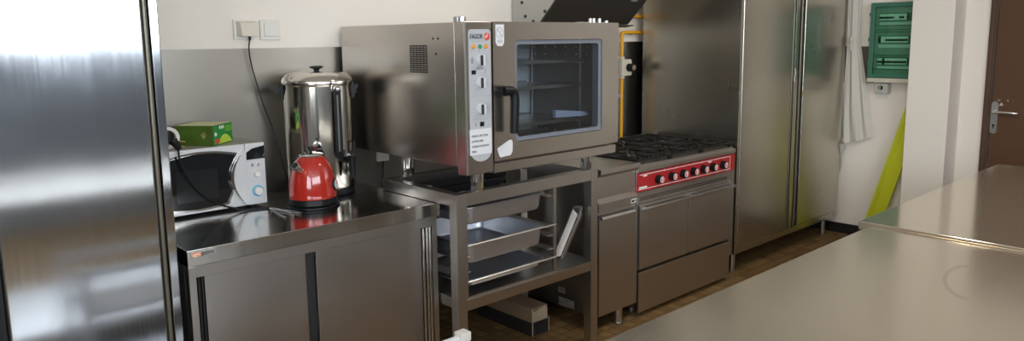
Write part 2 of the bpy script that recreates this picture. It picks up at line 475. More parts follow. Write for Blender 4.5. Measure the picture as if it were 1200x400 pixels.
# brown door
d = bpy.data.objects.new('door_1', None); COL.objects.link(d); d['kind'] = 'structure'
f = MB()
for (a, b) in ((DY1 - .035, DY1 + .012), (DY0 - .012, DY0 + .035)):
    f.box(XR - .022, XR + .16, a, b, 0, DZ + .03, .004)
    f.box(XR - .030, XR - .018, a + .012, b - .012, 0, DZ + .03, .004)
f.box(XR - .022, XR + .16, DY0 + .035, DY1 - .035, DZ - .012, DZ + .03, .004)
part('door_frame', f, 'frame', d)
lf = part('door_leaf', MB().box(XR - .008, XR + .035, DY0 + .038, DY1 - .038, 0.008, DZ - .015, .003), 'door', d)
lf.location = (0, 0, 0)
h = MB()
ring = rrect(1.545, 1.04, .021, .115, .02)
h.prism(ring, 'x', XR - .017, XR - .008)
hp = part('door_handle_plate', h, 'satin', d)
h = MB().cyl((XR - .016, 1.545, 1.082), (XR - .058, 1.545, 1.082), .011)
h.tube([(XR - .055, 1.550, 1.082), (XR - .062, 1.53, 1.083), (XR - .062, 1.47, 1.084), (XR - .060, 1.41, 1.082), (XR - .052, 1.398, 1.080)], .011, 12, 2, flat=.8)
part('lever', h, 'satin', hp)
part('keyhole', MB().cyl((XR - .0165, 1.545, .985), (XR - .0185, 1.545, .985), .008).box(XR - .0185, XR - .0165, 1.542, 1.548, .960, .985), 'gap', hp)
part('strike_plate', MB().box(XR - .034, XR - .026, DY1 - .018, DY1 - .004, 1.10, 1.17, .002), 'frame', d)

# ------------------------------------------------------------------ double-door tall refrigerator (left)
FY = 2.60
t = thing('tall_refrigerator', 'tall stainless steel refrigerator filling the left edge, left of the microwave counter', 'refrigerator', (.314, 3.0, 0))
b = MB().box(-.20, .828, FY + .055, 3.42, .12, 2.06, .004)
b.box(.799, .828, FY + .006, FY + .06, .12, 2.06, .004)
b.box(-.20, -.171, FY + .006, FY + .06, .12, 2.06, .004)
b.box(.276, .304, FY + .006, FY + .06, .12, 2.06, .004)
b.box(-.171, .799, FY + .006, FY + .06, 2.005, 2.06, .003).box(-.171, .799, FY + .006, FY + .06, .12, .150, .003)
part('body', b, 'fridge', t)
for (a, c, hx) in ((.327, .775, .788), (-.145, .252, .264)):
    dd = part('door', MB().box(a, c, FY, FY + .048, .153, 2.002, .007, 3), 'fridge', t)
    g = MB().box(a - .021, a - .002, FY + .03, FY + .055, .153, 2.0)
    g.box(c + .001, c + .022, FY + .03, FY + .055, .153, 2.0)
    part('gasket', g, 'gap', dd)
    e = MB().cyl((hx, FY + .018, .155), (hx, FY + .018, 2.0), .0085, seg=16)
    part('edge_profile', e, 'olive', dd, 'olive grey round edge profile')
for (x, y) in ((-.13, 2.72), (.76, 2.72), (-.13, 3.34), (.76, 3.34)):
    part('foot', MB().cyl((x, y, 0), (x, y, .125), .022, bevel=.003), 'satin', t)

# ------------------------------------------------------------------ counter with sliding doors
CX0, CX1, CY0, CY1 = .882, 2.008, 2.675, 3.47
t = thing('sliding_door_counter', 'stainless work counter with two sliding doors carrying the microwave and kettle', 'work counter', (1.445, 3.07, 0))
part('worktop', MB().box(CX0, CX1, CY0, CY1, .838, .900, .003), 'top', t)
b = MB()
b.box(CX0 + .002, .911, CY0 + .006, CY0 + .05, .13, .838, .003)                 # left stile
b.box(1.975, 2.004, CY0 + .02, CY0 + .05, .13, .838, .003)                       # right stile
b.box(.911, 1.975, CY0 + .014, CY0 + .05, .792, .838, .002)                      # rail under the worktop
b.box(.911, 1.975, CY0 + .014, CY0 + .05, .13, .165, .002)
b.box(CX0 + .002, CX0 + .012, CY0 + .05, CY1 - .01, .13, .838).box(1.994, 2.004, CY0 + .05, CY1 - .01, .13, .838)
b.box(CX0 + .012, 1.994, CY1 - .02, CY1 - .01, .13, .838).box(CX0 + .012, 1.994, CY0 + .05, CY1 - .02, .13, .145)
part('carcass', b, 'steel_v', t)
pr = MB()
for x in (1.925, 1.945, 1.962): pr.cyl((x, CY0 + .022, .167), (x, CY0 + .022, .790), .0075, seg=12)
part('side_profile', pr, 'chrome', t)
dd = part('door', MB().box(.948, 1.351, CY0 + .034, CY0 + .050, .167, .790, .002), 'steel_v', t)
part('pull_channel', MB().box(.914, .946, CY0 + .044, CY0 + .052, .167, .790).box(.922, .926, CY0 + .028, CY0 + .046, .167, .790).box(.936, .940, CY0 + .028, CY0 + .046, .167, .79), 'gap', dd, 'dark vertical pull channel')
dd = part('door', MB().box(1.390, 1.912, CY0 + .018, CY0 + .032, .167, .790, .002), 'steel_v', t)
part('pull_channel', MB().box(1.352, 1.389, CY0 + .036, CY0 + .044, .167, .790), 'gap', dd, 'dark vertical pull channel')
for (x, y) in ((.91, 2.72), (1.975, 2.72), (.91, 3.42), (1.975, 3.42)):
    part('leg', MB().cyl((x, y, 0), (x, y, .135), .02, bevel=.003), 'satin', t)
lb = part('badge', MB().box(.894, .986, CY0 - .0012, CY0 + .0005, .872, .893, .0004, 1), 'satin', t, 'small maker badge on the worktop edge')
part('badge_field', MB().box(.897, .9305, CY0 - .0016, CY0 - .0008, .875, .890), 'orangeink', lb)
lettering('ugni', .0175, (.8975, CY0 - .0022, .8835), 'whiteink', lb)
lettering('gastro', .0175, (.9315, CY0 - .0022, .8835), 'ink', lb)

# ------------------------------------------------------------------ microwave
mx0, mx1, my0, my1, mz0, mz1 = .972, 1.426, 3.20, 3.475, .9, 1.19
t = thing('microwave', 'silver microwave oven with a black arched window, standing on the left end of the counter', 'microwave', (1.2, 3.33, .9))
part('casing', MB().box(mx0 + .003, mx1 - .003, my0 + .02, my1, mz0 + .012, mz1, .006), 'mwbody', t)
for x in (mx0 + .05, mx1 - .05):
    for y in (my0 + .05, my1 - .05): part('foot', MB().cyl((x, y, mz0), (x, y, mz0 + .014), .013), 'rubber', t)
xs = 1.336
dr = part('door', MB().box(mx0, xs - .0015, my0, my0 + .02, mz0 + .012, mz1, .005), 'silver', t, 'silver door')
# arched dark window
def win(off):
    P = []
    for i in range(15):                       # top arc left -> right
        u = i / 14; x = mx0 + .018 - off + (.300 + 2 * off) * u
        z = 1.118 + .050 * sin(PI * min(1, u * .62 + .19)) + off
        P.append((x, z))
    for i in range(1, 12):                    # right side bulge
        a = i / 12
        P.append((mx0 + .318 + off - .030 * sin(PI * a) - .045 * max(0, a - .75) * 4, 1.150 + off - (.205 + 2 * off) * a))
    for i in range(12):
        u = i / 11; P.append((mx0 + .270 + off - (.252 + 2 * off) * u, .942 - off - .012 * sin(PI * u)))
    return P
part('window_trim', MB().prism(win(.009), 'y', my0 - .0025, my0 + .002), 'chrome', dr)
wn = part('window', MB().prism(win(0), 'y', my0 - .005, my0), 'mwglass', dr, 'black arched window')
mesh_ = MB().box(mx0 + .06, mx0 + .235, my0 - .0056, my0 - .005, .965, 1.10)
part('window_screen', mesh_, plain('microwave_screen', (0.018, 0.02, 0.022), .12), wn)
# crescent handle
cr = []
for i in range(17):
    a = i / 16; cr.append((1.322 - .050 * sin(PI * a) ** .8, 1.165 - .245 * a))
for i in range(17):
    a = 1 - i / 16; cr.append((1.333 - .004 * sin(PI * a), 1.165 - .245 * a))
part('handle', MB().prism(cr, 'y', my0 - .020, my0 + .002), 'silver', dr)
cr = []
for i in range(17):
    a = i / 16; cr.append((1.305 - .048 * sin(PI * a) ** .9, 1.145 - .205 * a))
for i in range(17):
    a = 1 - i / 16; cr.append((1.308 - .040 * sin(PI * a) ** .9, 1.145 - .205 * a))
part('handle_slot', MB().prism(cr, 'y', my0 - .0215, my0 - .012), 'chrome', dr)
pn = part('control_panel', MB().box(xs + .0005, mx1, my0, my0 + .02, mz0 + .012, mz1, .004), 'silver', t, 'silver control panel with two dials')
part('display', MB().prism([(xs + .003, 1.118), (mx1 - .002, 1.118), (mx1 - .002, 1.176), (xs + .03, 1.166), (xs + .003, 1.150)], 'y', my0 - .003, my0 + .001), 'mwglass', pn)
for x in (1.363, 1.392): part('button', MB().cyl((x, my0 + .001, 1.093), (x, my0 - .004, 1.093), .0075, bevel=.001), 'satin', pn)
part('dial', MB().cyl((1.383, my0 + .001, 1.050), (1.383, my0 - .016, 1.050), .0155, .013, bevel=.002), 'white', pn)
part('dial_ring', MB().cyl((1.383, my0 + .001, .972), (1.383, my0 - .002, .972), .026), 'blue', pn)
part('dial', MB().cyl((1.383, my0 - .001, .972), (1.383, my0 - .019, .972), .020, .018, bevel=.002), 'white', pn)

# tea box, rotated on the microwave
TZ = mz1 + .0005
t = thing('tea_box', 'green cardboard tea box with a red label, lying on the microwave', 'box', (1.215, 3.235, TZ), rot=(0, 0, math.radians(40)))
tl, tw, th = .165, .175, .088
part('carton', MB().box(0, tl, 0, tw, 0, th, .0012, 1), ['boxdark'], t, local=True)
fr = part('front_print', MB().box(.002, tl - .002, -.0008, .0004, .002, th - .002), 'boxgreen', t, 'bright green printed end', local=True)
lm = [(.03, .003)]
for i in range(13):
    u = i / 12; lm.append((.035 + .12 * u, .004 + .038 * sin(PI * u) ** .8))
part('lime_print', MB().prism(lm[1:], 'y', -.0014, -.0006), 'boxlime', fr, local=True)
part('lime_print', MB().box(.10, tl - .004, -.0014, -.0006, .050, .078), plain('leaf_green', (.12, .36, .03), .45), fr, local=True)
part('price_label', MB().box(.010, .050, -.0018, -.0010, .008, .026), 'redink', fr, local=True, label='small red label')
part('seal', MB().cyl((.018, -.0006, .048), (.018, -.0018, .048), .009), 'whiteink', fr, local=True)
for k in range(3): part('white_mark', MB().box(.052 + .014 * k, .061 + .014 * k, -.0016, -.0006, .068, .082, .002), 'whiteink', fr, local=True)
part('top_print', MB().box(.002, tl - .002, .002, tw - .002, th - .0004, th + .0006), 'boxtop', t, 'pale yellow green top', local=True)
em = MB()
for k in range(5):
    a = PI * .2 + k * .5; em.tube([(-.0006, .045, .030), (-.0006, .045 + .016 * cos(a), .035 + .026 * sin(a))], .0016, 6)
part('leaf_emblem', em, plain('pale_leaf_print', (.32, .30, .10), .5), t, local=True)

# tape roll and plug
solo('tape_roll', MB().loft([[(1.045 + (ri * cos(a)), 3.30 + yy, 1.19 + .047 + ri * sin(a)) for a in [2 * PI * i / 32 for i in range(32)]] for (ri, yy) in ((.047, -.012), (.047, .012), (.033, .012), (.033, -.012), (.047, -.012))], cap0=False, cap1=False),
     'white', 'white ring-shaped roll standing on the microwave beside the refrigerator', 'roll', (1.045, 3.30, 1.19))
t = thing('power_cord', 'black power cord with plug hanging down in front of the microwave', 'cord', (1.06, 3.2, 1.19))
pl = MB().tube([(1.040, 3.215, 1.232), (1.048, 3.205, 1.217), (1.052, 3.190, 1.200)], [.019, .012], 14, 1)
pg = part('plug', pl, 'black', t)
part('plug_pin', MB().cyl((1.050, 3.21, 1.232), (1.083, 3.20, 1.226), .0025, seg=8).cyl((1.050, 3.205, 1.214), (1.078, 3.195, 1.204), .0025, seg=8), plain('brass', (.75, .55, .25), .25, 1.0), pg, 'brass pins')
part('cable', MB().tube([(1.050, 3.192, 1.205), (1.045, 3.176, 1.18), (1.046, 3.172, 1.155), (1.064, 3.172, 1.092), (1.119, 3.172, 1.000), (1.188, 3.170, .944), (1.26, 3.165, .916), (1.30, 3.15, .905), (1.360, 3.135, .9045), (1.395, 3.12, .9045)], .0042, 10, 2), 'black', t)
fz = MB()
for k in range(7):
    x, y = 1.392, 3.115; pts = [(x, y, .9035)]
    a = -1.3 + random.uniform(-.35, .35)
    for q in range(6):
        a += random.uniform(-.6, .6); x += .034 * cos(a) * .5; y += .040 * sin(a); pts.append((x, y, .9025 + random.uniform(0, .006)))
    fz.tube(pts, .0012, 6, 1)
solo('loose_wires', fz, 'satin', 'tangle of thin grey wires lying on the counter between microwave and kettle', 'wires', (1.39, 3.05, .9))

# ------------------------------------------------------------------ wall outlets
def plate(t, x0, x1, z0, z1):
    return part('cover_plate', MB().box(x0, x1, YB - .012, YB, z0, z1, .003), 'white', t)
t = thing('wall_socket', 'white wall socket with a beige plug adapter pushed in', 'socket', (1.49, YB, 1.695))
plate(t, 1.440, 1.540, 1.648, 1.744)
ad = part('plug_adapter', MB().loft([[(1.456 + i * .0, YB - .012, 0) for i in range(0)]] if False else [
    [(1.452, YB - .012, 1.672), (1.546, YB - .012, 1.672), (1.546, YB - .012, 1.736), (1.452, YB - .012, 1.736)],
    [(1.466, YB - .05, 1.664), (1.548, YB - .05, 1.664), (1.548, YB - .05, 1.728), (1.458, YB - .05, 1.728)]]), 'cream', t, 'beige plug adapter')
part('cable', MB().tube([(1.506, YB - .035, 1.668), (1.506, YB - .032, 1.655), (1.498, YB - .030, 1.60), (1.510, YB - .025, 1.52), (1.530, YB - .03, 1.43), (1.548, YB - .04, 1.335), (1.580, YB - .05, 1.235), (1.605, YB - .07, 1.12), (1.60, YB - .12, 1.01), (1.59, YB - .20, .93), (1.58, 3.20, .906), (1.575, 3.13, .905)], .0035, 8, 2), 'black', t, 'thin black cable running down behind the kettle')
part('cable_boot', MB().cyl((1.506, YB - .035, 1.672), (1.506, YB - .033, 1.645), .008, .005), 'black', t)
t = thing('wall_switch', 'white square wall switch right of the socket', 'switch', (1.62, YB, 1.69))
plate(t, 1.570, 1.672, 1.646, 1.742)
part('rocker', MB().box(1.588, 1.664, YB - .019, YB - .011, 1.664, 1.730, .003), 'white', t)
t = thing('wall_outlet', 'small beige wall outlet under the oven behind the counter', 'socket', (2.23, YB, 1.0))
part('cover_plate', MB().box(2.195, 2.265, YB - .03, YB - .005, .975, 1.03, .004), 'cream', t)
part('cable', MB().tube([(2.23, YB - .02, .98), (2.225, YB - .02, .90), (2.20, YB - .02, .70), (2.19, YB - .02, .50)], .004, 8, 1), 'black', t)

# ------------------------------------------------------------------ hot water urn
ux, uy, ur = 1.752, 3.292, .163
t = thing('hot_water_urn', 'tall stainless hot water urn with black handles, behind the red kettle', 'urn', (ux, uy, .9))
part('base', MB().lathe(ux, uy, [(ur * .94, .9), (ur * .97, .905), (ur * .97, .93), (ur * .9, .935)]), 'black', t)
part('tank', MB().lathe(ux, uy, [(ur * .97, .93), (ur, .94), (ur, 1.425), (ur * 1.02, 1.43), (ur * 1.02, 1.437), (ur * .98, 1.44)], 64), 'urn', t)
part('lid', MB().lathe(ux, uy, [(ur * 1.03, 1.440), (ur * 1.03, 1.450), (ur * 1.00, 1.462), (ur * .90, 1.480), (ur * .70, 1.489), (ur * .35, 1.493), (0, 1.494)], 64), 'urn', t)
part('lid_knob', MB().lathe(ux, uy, [(.012, 1.492), (.014, 1.503), (.032, 1.511), (.033, 1.517), (.02, 1.520), (0, 1.521)], 24), 'black', t)
vd = Vector((-ux, -uy, 0)).normalized(); rt = Vector((-vd.y, vd.x, 0))      # towards the camera side, and to its right
if rt.x < 0: rt = -rt
for s, lv in ((-1, 1), (1, 1)):
    c = Vector((ux, uy, 0)) + rt * s * ur
    e = rt * s
    h = MB()
    f2 = Vector((-e.y, e.x, 0))
    def ring_(d, w, za, zb): return [c + e * d + f2 * w + Vector((0, 0, zb)), c + e * d - f2 * w + Vector((0, 0, zb)), c + e * d - f2 * w + Vector((0, 0, za)), c + e * d + f2 * w + Vector((0, 0, za))]
    h.loft([ring_(-.008, .026, 1.362, 1.440), ring_(.004, .026, 1.362, 1.440), ring_(.012, .024, 1.368, 1.428)])
    reach = .062 if s < 0 else .030
    h.loft([ring_(.008, .022, 1.385, 1.424), ring_(.022, .022, 1.385, 1.424), ring_(reach * .62, .024, 1.402, 1.424), ring_(reach, .022, 1.412, 1.426)])
    part('handle', h, 'black', t)
ga = math.radians(30)
gd = vd * cos(ga) + rt * sin(ga)
gc = Vector((ux, uy, 0)) + gd * (ur + .012)
gs = MB()
side = Vector((-gd.y, gd.x, 0))
for q in (-1, 1): gs.tube([gc + side * q * .0125 + Vector((0, 0, 1.10)), gc + side * q * .0125 + Vector((0, 0, 1.40))], .0075, 10)
gs.tube([gc - gd * .012 + Vector((0, 0, 1.405)), gc + gd * .006 + Vector((0, 0, 1.405))], .019, 14)
gs.tube([gc - gd * .012 + Vector((0, 0, 1.10)), gc + gd * .006 + Vector((0, 0, 1.10))], .019, 14)
part('gauge_frame', gs, 'black', t)
part('gauge_cap', MB().ball(tuple(gc + gd * .004 + Vector((0, 0, 1.415))), .017), 'chrome', t)
part('sight_glass', MB().cyl(gc + Vector((0, 0, 1.10)), gc + Vector((0, 0, 1.40)), .0058, seg=12), plain('sight_tube', (.16, .16, .15), .1), t)
ta = math.radians(42)
td = vd * cos(ta) + rt * sin(ta); tc0 = Vector((ux, uy, 0)) + td * ur
tp = MB().tube([tc0 + Vector((0, 0, 1.075)), tc0 + td * .05 + Vector((0, 0, 1.075))], .016, 14)
tp.tube([tc0 + td * .05 + Vector((0, 0, 1.095)), tc0 + td * .05 + Vector((0, 0, 1.04)), tc0 + td * .055 + Vector((0, 0, .99))], [.020, .012], 14, 1)
tap = part('tap', tp, 'black', t)
lc = tc0 + td * .05
sd = Vector((-td.y, td.x, 0))
part('tap_lever', MB().tube([lc + Vector((0, 0, 1.10)), lc + sd * .018 + Vector((0, 0, 1.125)), lc + sd * .020 + Vector((0, 0, 1.165)), lc - sd * .020 + Vector((0, 0, 1.165)), lc - sd * .018 + Vector((0, 0, 1.125)), lc + Vector((0, 0, 1.10))], .004, 8), 'black', tap)
part('rating_label', MB().box(0, .001, 0, .001, 0, .001) if False else MB().loft([[Vector((ux, uy, 0)) + (vd * cos(a) + rt * sin(a)) * (ur + .0008) + Vector((0, 0, z)) for z in (1.06, 1.10)] for a in [math.radians(48 + 3 * i) for i in range(8)]], close=False, cap0=False, cap1=False), 'silver', t, 'grey rating label')
sw = Vector((ux, uy, 0)) + (vd * cos(1.15) + rt * sin(1.15)) * ur
part('switch', MB().ball(tuple(sw + Vector((0, 0, 1.005))), .014), plain('pale_pink_switch', (.75, .5, .45), .35), t)

# ------------------------------------------------------------------ red kettle
kx, ky = 1.568, 3.035
t = thing('kettle', 'red dome-shaped electric kettle with a black base on the counter', 'kettle', (kx, ky, .9))
part('power_base', MB().lathe(kx, ky, [(.112, .9), (.116, .903), (.116, .909), (.106, .914)], 48), 'black', t)
part('body_base', MB().lathe(kx, ky, [(.100, .914), (.106, .917), (.106, .941), (.104, .943)], 48), 'black', t)
part('body', MB().lathe(kx, ky, [(.104, .943), (.1055, .947), (.1060, .965), (.1035, 1.000), (.0975, 1.040), (.087, 1.078), (.072, 1.107), (.056, 1.126), (.050, 1.131)], 64), 'kettle', t, 'glossy red dome body')
part('lid', MB().lathe(kx, ky, [(.0545, 1.1285), (.0545, 1.133), (.050, 1.138), (.030, 1.143), (0, 1.145)], 40), 'chrome', t)
part('lid_knob', MB().lathe(kx, ky, [(.006, 1.144), (.006, 1.152), (.0115, 1.156), (.013, 1.163), (.010, 1.170), (0, 1.173)], 20), 'black', t)
kv = Vector((-kx, -ky, 0)).normalized(); kr = Vector((-kv.y, kv.x, 0))
if kr.x < 0: kr = -kr
sdv = (kv * .80 - kr * .60).normalized()
sp0 = Vector((kx, ky, 1.065)) + sdv * .070; sp1 = Vector((kx, ky, 1.103)) + sdv * .118
spm = MB(); spm.cyl(sp0, sp1, .0195, .0185, 24)
sp = part('spout', spm, 'chrome', t)
ax = (sp1 - sp0).normalized()
part('spout_mouth', MB().cyl(sp1 - ax * .002, sp1 + ax * .0012, .0145, seg=20), 'gap', sp)
gv = (kr * .93 + kv * .36).normalized()
gq = Vector((kx, ky, .998)) + gv * .098
up = Vector((0, 0, 1)); gn = (gv + up * .12).normalized()
g = part('thermometer', MB().cyl(gq, gq + gn * .012, .027, bevel=.003), 'black', t)
part('dial_face', MB().cyl(gq + gn * .0118, gq + gn * .0128, .021), 'paper', g)
part('dial_needle', MB().tube([gq + gn * .0138, gq + gn * .0138 + up * .016], .0012, 6), 'redink', g)
hv = (-kv * .90 + kr * .43).normalized()
K = Vector((kx, ky, 0))
part('handle', MB().tube([K + hv * .045 + up * 1.120, K + hv * .060 + up * 1.138, K + hv * .100 + up * 1.140, K + hv * .125 + up * 1.110, K + hv * .125 + up * 1.04, K + hv * .096 + up * .985], .0095, 12, 2), 'black', t)

# ------------------------------------------------------------------ oven stand
SX0, SX1, SY0, SY1, SZ = 1.983, 2.932, 2.520, 3.110, .958
t = thing('oven_stand', 'open stainless steel stand with pan rack carrying the combi oven', 'stand', (2.46, 2.81, 0))
L_ = .052
for (x, y) in ((SX0, SY0), (SX1 - L_, SY0), (SX0 + .029, SY1 - L_), (SX1 - L_, SY1 - L_)):
    part('leg', MB().box(x, x + L_, y, y + L_, 0, SZ, .002), 'steel_v', t)
b = MB()
b.box(SX0 + L_, SX1 - L_, SY0 + .001, SY0 + .05, SZ - .058, SZ, .002)
b.box(SX0 + .0815, SX1 - L_, SY1 - .05, SY1 - .001, SZ - .058, SZ, .002)
b.box(SX0 + .001, SX0 + .05, SY0 + L_, SY1, SZ - .056, SZ, .002)
b.box(SX1 - .05, SX1 - .001, SY0 + L_, SY1 - L_, SZ - .058, SZ, .002)
part('top_frame', b, 'steel', t)
b = MB().box(SX0 + L_, SX1 - L_, SY0 + .003, SY1 - .003, .412, .462, .002)
b.box(SX0 + .029, SX0 + L_, SY0 + L_, SY1 - L_, .412, .462, .002).box(SX1 - L_, SX1 - .003, SY0 + L_, SY1 - L_, .412, .462, .002)
part('shelf', b, 'steel', t)
RX0, RX1 = 2.040, 2.628
for y in (SY0 + .012, SY1 - .068):
    b = MB().box(RX0, RX0 + .012, y, y + .014, .463, .899).box(RX1 - .020, RX1, y, y + .014, .463, .899)
    b.box(RX0 + .012, RX1 - .02, y, y + .012, .463, .473)
    part('rack_frame', b, 'steel_v', t)
for z in (.860, .706, .660, .537, .590):
    for (xa, xb) in ((RX0, RX0 + .028), (RX1 - .060, RX1)):
        part('runner', MB().box(xa, xb, SY0 + .014, SY1 - .05, z - .003, z, .0008, 1), 'steel', t)
for z in (.711, .542):
    part('cross_wire', MB().cyl((RX0 + .01, SY0 + .010, z), (RX1 - .005, SY0 + .010, z), .0045, seg=10), 'satin', t)

def gn_pan(t, cx, cy, hx, hy, ztop, depth, r=.05, name='pan_body', local=False, M_='pan'):
    """gastronorm pan: flange, tapering rounded walls, floor, real sheet thickness"""
    mb = MB(); R = []
    fl = .014; th = .0025; tap = .012
    prof = [(0, -.004), (0, 0), (fl, 0), (fl + .004, -.006), (fl + tap, -depth + .018), (fl + tap + .006, -depth + .006), (fl + tap + .018, -depth)]
    inner = [(o, z, r) for (o, z) in prof]
    outer = [(o - th if i > 1 else o, z - th, r) for i, (o, z) in enumerate(prof)]
    rings = []
    for (o, z, rr) in list(reversed(inner)) + outer[1:]:
        rings.append([(px, py, ztop + z) for px, py in rrect(cx, cy, hx - o, hy - o, max(.012, rr - o * .5), 6)])
    mb.loft(rings)
    return part(name, mb, M_, t, local=local)
def pan(label, cx, cy, hx, hy, z, depth):
    mb_t = thing('gastronorm_pan', label, 'pan', (cx, cy, z - depth), 'steel pans in the stand rack')
    gn_pan(mb_t, cx, cy, hx, hy, z, depth)
    return mb_t
pan('deep steel gastronorm pan at the top of the stand rack, right under the oven', 2.312, 2.795, .262, .262, .884, .085)
pan('deep steel gastronorm pan on the middle runners of the stand rack', 2.312, 2.795, .262, .262, .716, .100)
pan('shallow steel tray on the lowest runners of the stand rack', 2.312, 2.795, .262, .262, .547, .040)
# leaning tray in the right hand bay: long side along Y, tilted
t = thing('leaning_pan', 'shallow steel tray standing tilted on edge in the right bay of the stand', 'pan', (2.668, 2.538, .499))
ls = Vector((.55, 0, .83)).normalized(); ld = Vector((.30, .93, -.20)); ld = (ld - ls * ld.dot(ls)).normalized(); ln3 = ls.cross(ld)
t.rotation_euler = Matrix(((ls.x, ld.x, ln3.x), (ls.y, ld.y, ln3.y), (ls.z, ld.z, ln3.z))).to_euler()
gn_pan(t, .160, .052, .160, .052, .008, .034, local=True, r=.025, M_='steel')
# black baking tin resting inside on the top pan rim
t = thing('baking_tin', 'black ribbed baking tin lying across the top pan beneath the oven', 'baking tin', (2.33, 2.92, .8845))
b = MB(); cx, cy = 2.36, 2.925
rings = [[(px, py, z) for px, py in rrect(cx, cy, hx, hy, .03)] for (hx, hy, z) in ((.20, .075, .885), (.222, .092, .918), (.228, .098, .921), (.228, .098, .925), (.220, .090, .925), (.197, .072, .890))]
b.loft(rings)
part('tin_body', b, plain('black_tin', (.02, .02, .02), .3), t)
part('grip', MB().box(2.118, 2.134, 2.90, 2.93, .919, .929, .003), 'white', t, 'small white grip')

# ------------------------------------------------------------------ combi oven
OX0, OX1, OY, OYB, OZ0, OZ1 = 1.988, 3.006, 2.450, 3.455, 1.085, 1.712
t = thing('combi_oven', 'large stainless combi oven with glass door and black handle, standing on the stand', 'oven', (2.5, 2.95, SZ))
b = MB()
b.box(OX0, 2.215, OY + .066, OYB, OZ0, OZ1 - .002, .003)
b.box(2.955, OX1 - .004, OY + .066, OYB, OZ0, OZ1 - .002, .003)
b.box(2.215, 2.955, OY + .066, OYB, 1.675, OZ1 - .002).box(2.215, 2.955, OY + .066, OYB, OZ0, 1.125).box(2.215, 2.955, 3.18, OYB, 1.125, 1.675)
part('body', b, 'oven', t)
b = MB()
b.box(2.216, 2.222, OY + .068, 3.05, 1.126, 1.674).box(2.948, 2.954, OY + .068, 3.05, 1.126, 1.674)
b.box(2.222, 2.948, OY + .068, 3.05, 1.668, 1.674).box(2.222, 2.948, OY + .068, 3.05, 1.126, 1.132)
cav = part('cavity', b, 'cavity', t)
part('back_panel', MB().box(2.222, 2.948, 3.035, 3.05, 1.132, 1.668), plain('pale_oven_panel', (.62, .64, .65), .4, .2), cav, 'pale back panel')
part('side_baffle', MB().box(2.936, 2.944, OY + .075, 3.028, 1.136, 1.664, .002), plain('dark_baffle', (.085, .09, .095), .35, .6), cav, 'dark perforated side baffle')
stud0 = None
for i in range(6):
    for z in (1.592, 1.553, 1.142):
        if stud0 is None:
            stud0 = part('stud', MB().ball((2.935, 2.985, 1.592), .0045, .6, 1, 1, 8), 'whiteink', cav)
        else:
            c_ = stud0.copy(); COL.objects.link(c_); c_.location = (0, -.077 * i, z - 1.592)
for z in (1.52, 1.395, 1.215):
    rk = MB().box(2.236, 2.924, 2.62, 3.025, z - .002, z + .002).box(2.236, 2.924, 2.614, 2.622, z - .006, z + .010, .001).box(2.236, 2.924, 3.022, 3.029, z - .006, z + .010, .001)
    part('oven_tray', rk, 'satin', t)
part('pale_blue_reflection', MB().prism([(2.665, 1.244), (2.932, 1.236), (2.932, 1.254), (2.665, 1.282)], 'y', 2.570, 2.590), plain('painted_reflection_blue', (.38, .43, .58), .3), t, 'pale blue strip standing in for a reflection in the oven window')  # solid strip coloured like the bluish reflection in the door glass
for x in (2.229, 2.929):
    r_ = MB()
    for y in (2.64, 3.00): r_.box(x - .004, x + .004, y, y + .008, 1.14, 1.66)
    for z in (1.515, 1.39, 1.21): r_.box(x - .004, x + .004, 2.62, 3.02, z - .006, z)
    part('rack_support', r_, 'satin', t)
# control column
cp = part('control_column', MB().box(OX0 + .002, 2.143, OY, OY + .064, 1.052, OZ1, .004), 'oven', t)
part('corner_strip', MB().box(OX0 + .002, OX0 + .012, OY - .0015, OY + .004, 1.056, OZ1 - .003, .001), 'satin', cp, 'bright corner strip')
pl_ = [(2.012, 1.668), (2.016, 1.675), (2.024, 1.679), (2.122, 1.679), (2.130, 1.675), (2.134, 1.668)]
for i in range(17):
    a = PI * i / 16; pl_.append((2.073 + .061 * cos(a), 1.158 - .050 * sin(a)))
cpl = part('control_panel', MB().prism(pl_, 'y', OY - .003, OY + .001), 'panelgrey', t, 'light grey control panel')
FYp = OY - .0032
lettering('FAGOR', .030, (2.018, FYp - .001, 1.648), 'ink', cpl, squeeze=.72, bold=.0004)
lg = MB().cyl((2.113, FYp + .001, 1.648), (2.113, FYp - .0008, 1.648), .0165)
lgo = part('logo', lg, 'redink', cpl, 'red round emblem')
part('logo_mark', MB().prism([(2.098, 1.654), (2.113, 1.654), (2.113, 1.664), (2.119, 1.658), (2.119, 1.648), (2.109, 1.642), (2.098, 1.640)], 'y', FYp - .0016, FYp - .0006), plain('pale_red_ink', (.75, .35, .32), .5), lgo)
part('printed_line', MB().box(2.026, 2.118, FYp - .0006, FYp + .0006, 1.6285, 1.6300), 'greyink', cpl)
for x, m_ in ((2.038, 'amber'), (2.072, 'greenlens'), (2.106, 'amber')):
    part('indicator_light', MB().cyl((x, FYp + .001, 1.606), (x, FYp - .006, 1.606), .0095, bevel=.002), m_, cpl)
for kz, n_ in ((1.548, 9), (1.452, 9), (1.338, 11)):
    kn = part('knob', MB().cyl((2.072, FYp + .001, kz), (2.072, FYp - .014, kz), .0235, .021, bevel=.002), 'silver', cpl)
    part('knob_grip', MB().box(2.064, 2.080, FYp - .030, FYp - .013, kz - .0225, kz + .0225, .003), 'silver', kn)
    part('knob_mark', MB().box(2.0632, 2.0665, FYp - .0306, FYp - .0150, kz - .0215, kz + .0215, .001), 'ink', kn)
    tk = MB()
    for i in range(n_):
        a = math.radians(-50 + 280 * i / (n_ - 1)); x, z = 2.072 + .036 * cos(a), kz + .036 * sin(a)
        tk.box(x - .0025, x + .0025, FYp - .0005, FYp + .0006, z - .001, z + .001)
    if kz < 1.54: part('dial_marks', tk, 'greyink', cpl)
part('display', MB().box(2.024, 2.048, FYp - .0015, FYp + .001, 1.488, 1.506, .001), 'black', cpl)
